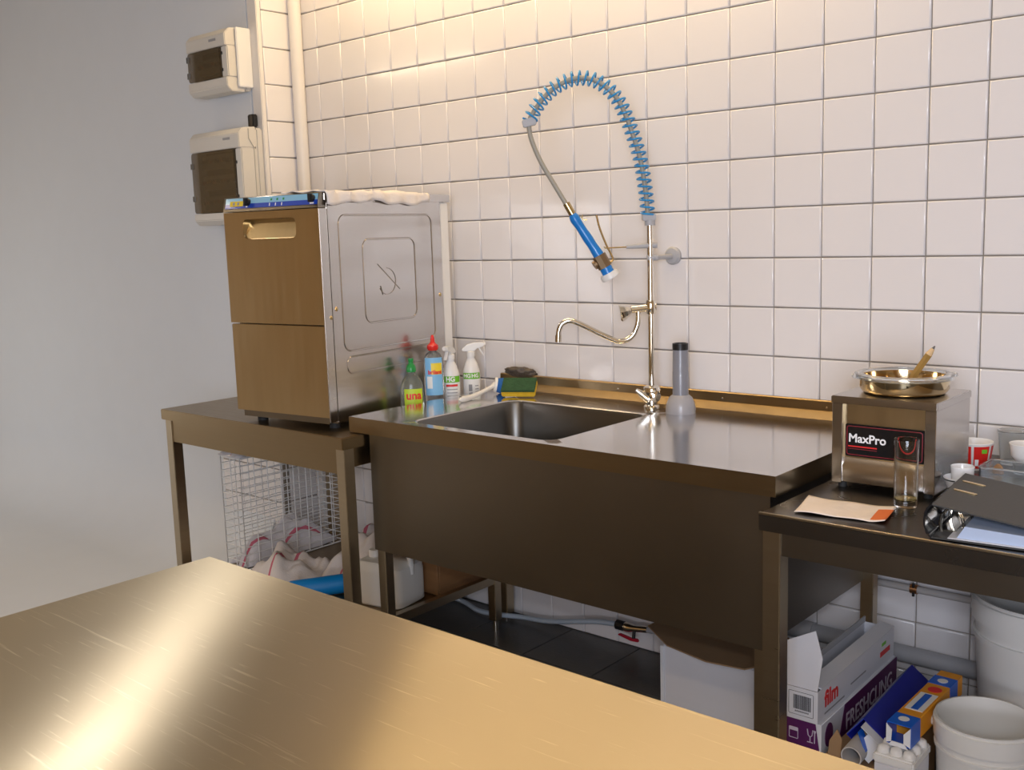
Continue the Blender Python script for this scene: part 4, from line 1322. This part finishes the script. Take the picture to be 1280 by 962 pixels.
obj('printed_spot', lathe([(0, 0), (0.012, 0), (0.012, 0.0005), (0, 0.0005)], 20, Mo @ Vector((0.026, 0.03, 0.0512))), 'label_white', t)

# buckets


def bucket(name, label, loc, r, h, ribs, rb):
    t = thing(name, label, 'bucket', loc, 0, 'white buckets under the right worktable')
    k = (r - rb) / h
    pr = [(0, 0.0), (rb - 0.004, 0.0), (rb, 0.004)]
    for z0, dz, o in ribs:
        rr = rb + k * z0
        pr += [(rr, z0 - 0.001), (rr + o, z0), (rb + k * (z0 + dz) + o, z0 + dz), (rb + k * (z0 + dz), z0 + dz + 0.001)]
    pr += [(r, h - 0.001), (r + 0.001, h + 0.002), (r - 0.003, h + 0.002), (r - 0.004, h - 0.002), (rb - 0.004, 0.006), (0, 0.006)]
    obj('bucket_wall', lathe(pr, 56), 'bucket_white', t, ang=35)
    for s in (-1, 1):
        obj('handle_lug', lathe([(0, 0), (0.014, 0), (0.012, 0.008), (0, 0.009)], 16, (s * (r + 0.002), 0, h * 0.9), Matrix.Rotation(s * PI / 2, 4, 'Y')), 'bucket_white', t)
    return t


bucket('bucket', 'big ribbed white bucket standing against the wall', (2.940, -0.235, 0), 0.158, 0.545, [(0.44, 0.012, 0.006), (0.488, 0.050, 0.007)], 0.128)
bucket('bucket', 'small white bucket in front of the big one', (2.918, -0.600, 0), 0.106, 0.368, [(0.300, 0.006, 0.004), (0.322, 0.040, 0.0045)], 0.090)

# wall pipes
t = thing('gas_pipe', 'thin grey wall pipe with bolted clip behind the right worktable', 'pipe', (2.6, -0.03, 0.425))
obj('pipe', cyl((2.20, -0.030, 0.425), (3.6, -0.030, 0.425), 0.0105, 16), 'tube_cardboard', t, world=True)
cl_ = obj('clip', lathe([(0.0108, -0.010), (0.0135, -0.010), (0.0135, 0.010), (0.0108, 0.010)], 20, (2.553, -0.030, 0.425), Matrix.Rotation(PI / 2, 4, 'Y')), 'copper', t, world=True)
obj('clip_bolt', cyl((2.553, -0.038, 0.406), (2.553, -0.038, 0.444), 0.004, 8), 'black', cl_, world=True)
obj('clip_stem', cyl((2.553, -0.020, 0.425), (2.553, -0.008, 0.425), 0.005, 10), 'copper', cl_, world=True)
t = thing('drain_pipe', 'thick grey drain pipe along the wall below the thin one', 'pipe', (2.6, -0.055, 0.235))
obj('pipe', cyl((1.9, -0.045, 0.232), (3.6, -0.045, 0.232), 0.025, 24), 'grey_plastic', t, world=True)
obj('pipe_sleeve', cyl((2.18, -0.045, 0.232), (2.26, -0.045, 0.232), 0.029, 24), 'grey_plastic', t, world=True)

# hose and valve under the sink
t = thing('drain_hose', 'light grey plastic hose with red lever valve under the sink', 'hose', (1.35, -0.06, 0.05))
hs = [(0.45, -0.055, 0.0125), (0.75, -0.055, 0.0125), (0.90, -0.10, 0.014), (1.0, -0.10, 0.020), (1.10, -0.065, 0.020), (1.22, -0.060, 0.030), (1.353, -0.060, 0.060), (1.45, -0.060, 0.082), (1.53, -0.060, 0.092)]
obj('hose', tube(smooth_path(hs, 8), 0.0095, 12), 'hose_blue', t, world=True)
obj('hose_nut', cyl((1.535, -0.06, 0.092), (1.562, -0.06, 0.092), 0.018, 8), 'black', t, ang=20, world=True)
vb = obj('valve_body', tube([(1.562, -0.06, 0.092), (1.575, -0.06, 0.092), (1.59, -0.06, 0.092), (1.61, -0.06, 0.094), (1.66, -0.055, 0.100)], [0.012, 0.017, 0.016, 0.012, 0.012], 16), 'chrome', t, world=True)
obj('valve_lever', prism([(1.545, 0.060), (1.552, 0.066), (1.60, 0.060), (1.628, 0.062), (1.632, 0.052), (1.60, 0.050)], 1, -0.074, -0.062), 'valve_red', vb, bevel=0.002, world=True)
obj('valve_stem', cyl((1.61, -0.068, 0.060), (1.61, -0.062, 0.090), 0.006), 'black', vb, world=True)
obj('supply_pipe', cyl((1.66, -0.055, 0.100), (1.80, -0.035, 0.10), 0.011, 14), 'grey_plastic', t, world=True)

# white box with brown flap below the sink
t = thing('white_carton', 'white cardboard carton with open brown flap on the floor below the sink', 'carton', (2.12, -0.36, 0))
obj('carton_body', box(1.945, 2.33, -0.40, -0.14, 0, 0.232), 'carton_white', t, bevel=0.003, world=True)
Mfl = T(1.945, -0.40, 0.234) @ Matrix.Rotation(R(-3), 4, 'Y')
obj('open_flap', prism([(-0.12, 0.10), (-0.11, 0.20), (0.30, 0.22), (0.36, 0.05), (0.30, -0.055), (0.18, -0.06), (0.02, -0.01)], 2, 0.0, 0.004, M=Mfl), 'carton_brown', t, world=True, label='flat brown flap')
obj('corner_fold', box(1.938, 1.950, -0.407, -0.395, 0, 0.23), 'paper_white', t, bevel=0.002, world=True)

# ================================================================== below the left worktable
SH = 0.1755
t = thing('wire_basket', 'white wire basket on the lower shelf of the left worktable', 'basket', (0.02, -0.38, SH))
bx0, bx1_, by0, by1, bz0, bz1 = 0.035, 0.165, -0.640, -0.140, SH + 0.004, 0.628


def wire_side(name, plane, fixed, a0, a1, nv, nh):
    bm = nb()
    for i in range(nv + 1):
        a = a0 + (a1 - a0) * i / nv
        p = (fixed, a, bz0) if plane == 'x' else (a, fixed, bz0)
        q = (fixed, a, bz1) if plane == 'x' else (a, fixed, bz1)
        cyl(p, q, 0.0022, 6, bm)
    for j in range(nh + 1):
        z = bz0 + (bz1 - bz0) * j / nh
        p = (fixed, a0, z) if plane == 'x' else (a0, fixed, z)
        q = (fixed, a1, z) if plane == 'x' else (a1, fixed, z)
        cyl(p, q, 0.0034 if j in (0, nh) else 0.0019, 6, bm)
    obj(name, bm, 'wire_white', t, world=True)


wire_side('side_grid', 'x', bx1_, by0, by1, 8, 15)
wire_side('side_grid', 'x', bx0, by0, by1, 8, 15)
wire_side('end_grid', 'y', by0, bx0, bx1_, 2, 15)
wire_side('end_grid', 'y', by1, bx0, bx1_, 2, 15)
bm = nb()
for i in range(9):
    cyl((bx0, by0 + (by1 - by0) * i / 8, bz0), (bx1_, by0 + (by1 - by0) * i / 8, bz0), 0.002, 6, bm)
obj('bottom_grid', bm, 'wire_white', t, world=True)


def crumple(name, label, cx, cy, z, sx, sy, h, seed, m, stripe=None, nx=26, ny=18, rot=0, cat='cloth'):
    rd = random.Random(seed)
    ph = [rd.uniform(0, 6.28) for _ in range(12)]
    bm = nb()
    gr = []
    for i in range(nx + 1):
        row = []
        for j in range(ny + 1):
            u, v = i / nx * 2 - 1, j / ny * 2 - 1
            e = max(0.0, 1 - max(abs(u), abs(v)) ** 4)
            zz = h * e * (0.55 + 0.22 * math.sin(3.1 * u + 1.7 * v + ph[0]) + 0.18 * math.sin(5.3 * v - 2.2 * u + ph[1]) + 0.12 * math.sin(8 * u + 5 * v + ph[2]) + 0.07 * math.sin(15 * u - 9 * v + ph[3]) + 0.10 * abs(math.sin(6 * u - 7 * v + ph[8])) + 0.06 * abs(math.sin(11 * v + 5 * u + ph[9])))
            wx = sx * u * (1 + 0.09 * math.sin(4 * v + ph[4]) + 0.05 * math.sin(9 * v + ph[5]))
            wy = sy * v * (1 + 0.10 * math.sin(4 * u + ph[6]) + 0.05 * math.sin(9 * u + ph[7]))
            row.append(bm.verts.new((wx, wy, max(zz, 0.0) + 0.003)))
        gr.append(row)
    for i in range(nx):
        for j in range(ny):
            f = bm.faces.new((gr[i][j], gr[i + 1][j], gr[i + 1][j + 1], gr[i][j + 1]))
            if stripe and i in stripe:
                f.material_index = 1
    # close the underside so that it is a solid bundle
    per = [gr[i][0] for i in range(nx + 1)] + [gr[nx][j] for j in range(1, ny + 1)] + [gr[i][ny] for i in range(nx - 1, -1, -1)] + [gr[0][j] for j in range(ny - 1, 0, -1)]
    low = [bm.verts.new((v.co.x * 0.98, v.co.y * 0.98, 0.0)) for v in per]
    for i in range(len(per)):
        k = (i + 1) % len(per)
        bm.faces.new((per[i], per[k], low[k], low[i]))
    bm.faces.new(low[::-1])
    o = obj(name, bm, [m, 'pink_stripe'], None, ang=180)
    o.location = (cx, cy, z)
    o.rotation_euler = (0, 0, R(rot))
    return tag(o, label, cat)


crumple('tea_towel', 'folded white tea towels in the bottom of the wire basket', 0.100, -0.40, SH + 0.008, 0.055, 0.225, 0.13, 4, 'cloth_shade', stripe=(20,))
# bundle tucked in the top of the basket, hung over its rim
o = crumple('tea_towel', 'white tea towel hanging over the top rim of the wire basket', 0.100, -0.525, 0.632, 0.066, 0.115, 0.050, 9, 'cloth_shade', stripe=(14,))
crumple('tea_towel', 'crumpled white tea towel with red stripe on the shelf beside the basket', 0.37, -0.585, SH, 0.125, 0.15, 0.11, 12, 'cloth', stripe=(12,), rot=20)
crumple('tea_towel', 'second crumpled white tea towel with red stripe nearer the table leg', 0.56, -0.34, SH, 0.115, 0.17, 0.17, 21, 'cloth', stripe=(8,), rot=15)
t = thing('blue_roll', 'bright blue plastic roll lying on the shelf next to the tea towels', 'roll', (0.62, -0.655, SH))
obj('roll_body', tube([(-0.045, -0.09, 0.036), (-0.038, -0.082, 0.036), (0.065, 0.10, 0.036)], [0.031, 0.035, 0.035], 24), 'rubber_blue', t)
obj('roll_end', cyl((-0.0465, -0.0925, 0.036), (-0.0452, -0.0902, 0.036), 0.022, 20), 'panel_blue', t)

t = thing('jerry_can', 'white plastic canister with grip handle behind the sink leg', 'canister', (0.868, -0.52, SH), R(10))
cb = nb()
lp = []
for z, s in ((0, 0.94), (0.006, 1.0), (0.12, 1.0), (0.14, 0.97), (0.155, 0.80)):
    lp.append([cb.verts.new((x * s, y * s, z)) for x, y in rrect(-0.105, 0.105, -0.085, 0.085, 0.03, 4)])
kk = len(lp[0])
for A_, B_ in zip(lp, lp[1:]):
    for i in range(kk):
        cb.faces.new((A_[i], A_[(i + 1) % kk], B_[(i + 1) % kk], B_[i]))
cb.faces.new(lp[0][::-1])
cb.faces.new(lp[-1])
obj('can_body', cb, 'bucket_white', t)
obj('grip', tube(smooth_path([(-0.02, 0.0, 0.150), (0.0, 0.0, 0.182), (0.05, 0, 0.190), (0.095, 0, 0.172), (0.10, 0, 0.11)], 5), 0.011, 10), 'bucket_white', t)
obj('screw_cap', lathe([(0, 0.150), (0.022, 0.150), (0.022, 0.176), (0.019, 0.180), (0, 0.180)], 22, (-0.06, 0, 0)), 'white_plastic', t)

t = thing('wooden_crate', 'brown wooden crate behind the canister on the lower shelf', 'crate', (0.83, -0.22, SH))
cx0, cx1, cy0, cy1, cz1 = 0.72, 0.985, -0.395, -0.085, 0.50
for i in range(2):
    z0 = SH + 0.001 + i * 0.163
    obj('board', box(cx0, cx1, cy0, cy0 + 0.012, z0, z0 + 0.160), 'wood_brown', t, bevel=0.0015, seg=1, world=True)
    obj('board', box(cx0, cx1, cy1 - 0.012, cy1, z0, z0 + 0.160), 'wood_brown', t, bevel=0.0015, seg=1, world=True)
    obj('board', box(cx1 - 0.012, cx1, cy0 + 0.013, cy1 - 0.013, z0, z0 + 0.160), 'wood_brown', t, bevel=0.0015, seg=1, world=True)
    obj('board', box(cx0, cx0 + 0.012, cy0 + 0.013, cy1 - 0.013, z0, z0 + 0.160), 'wood_brown', t, bevel=0.0015, seg=1, world=True)
obj('bottom_board', box(cx0 + 0.013, cx1 - 0.013, cy0 + 0.013, cy1 - 0.013, SH + 0.001, SH + 0.012), 'wood_brown', t, world=True)
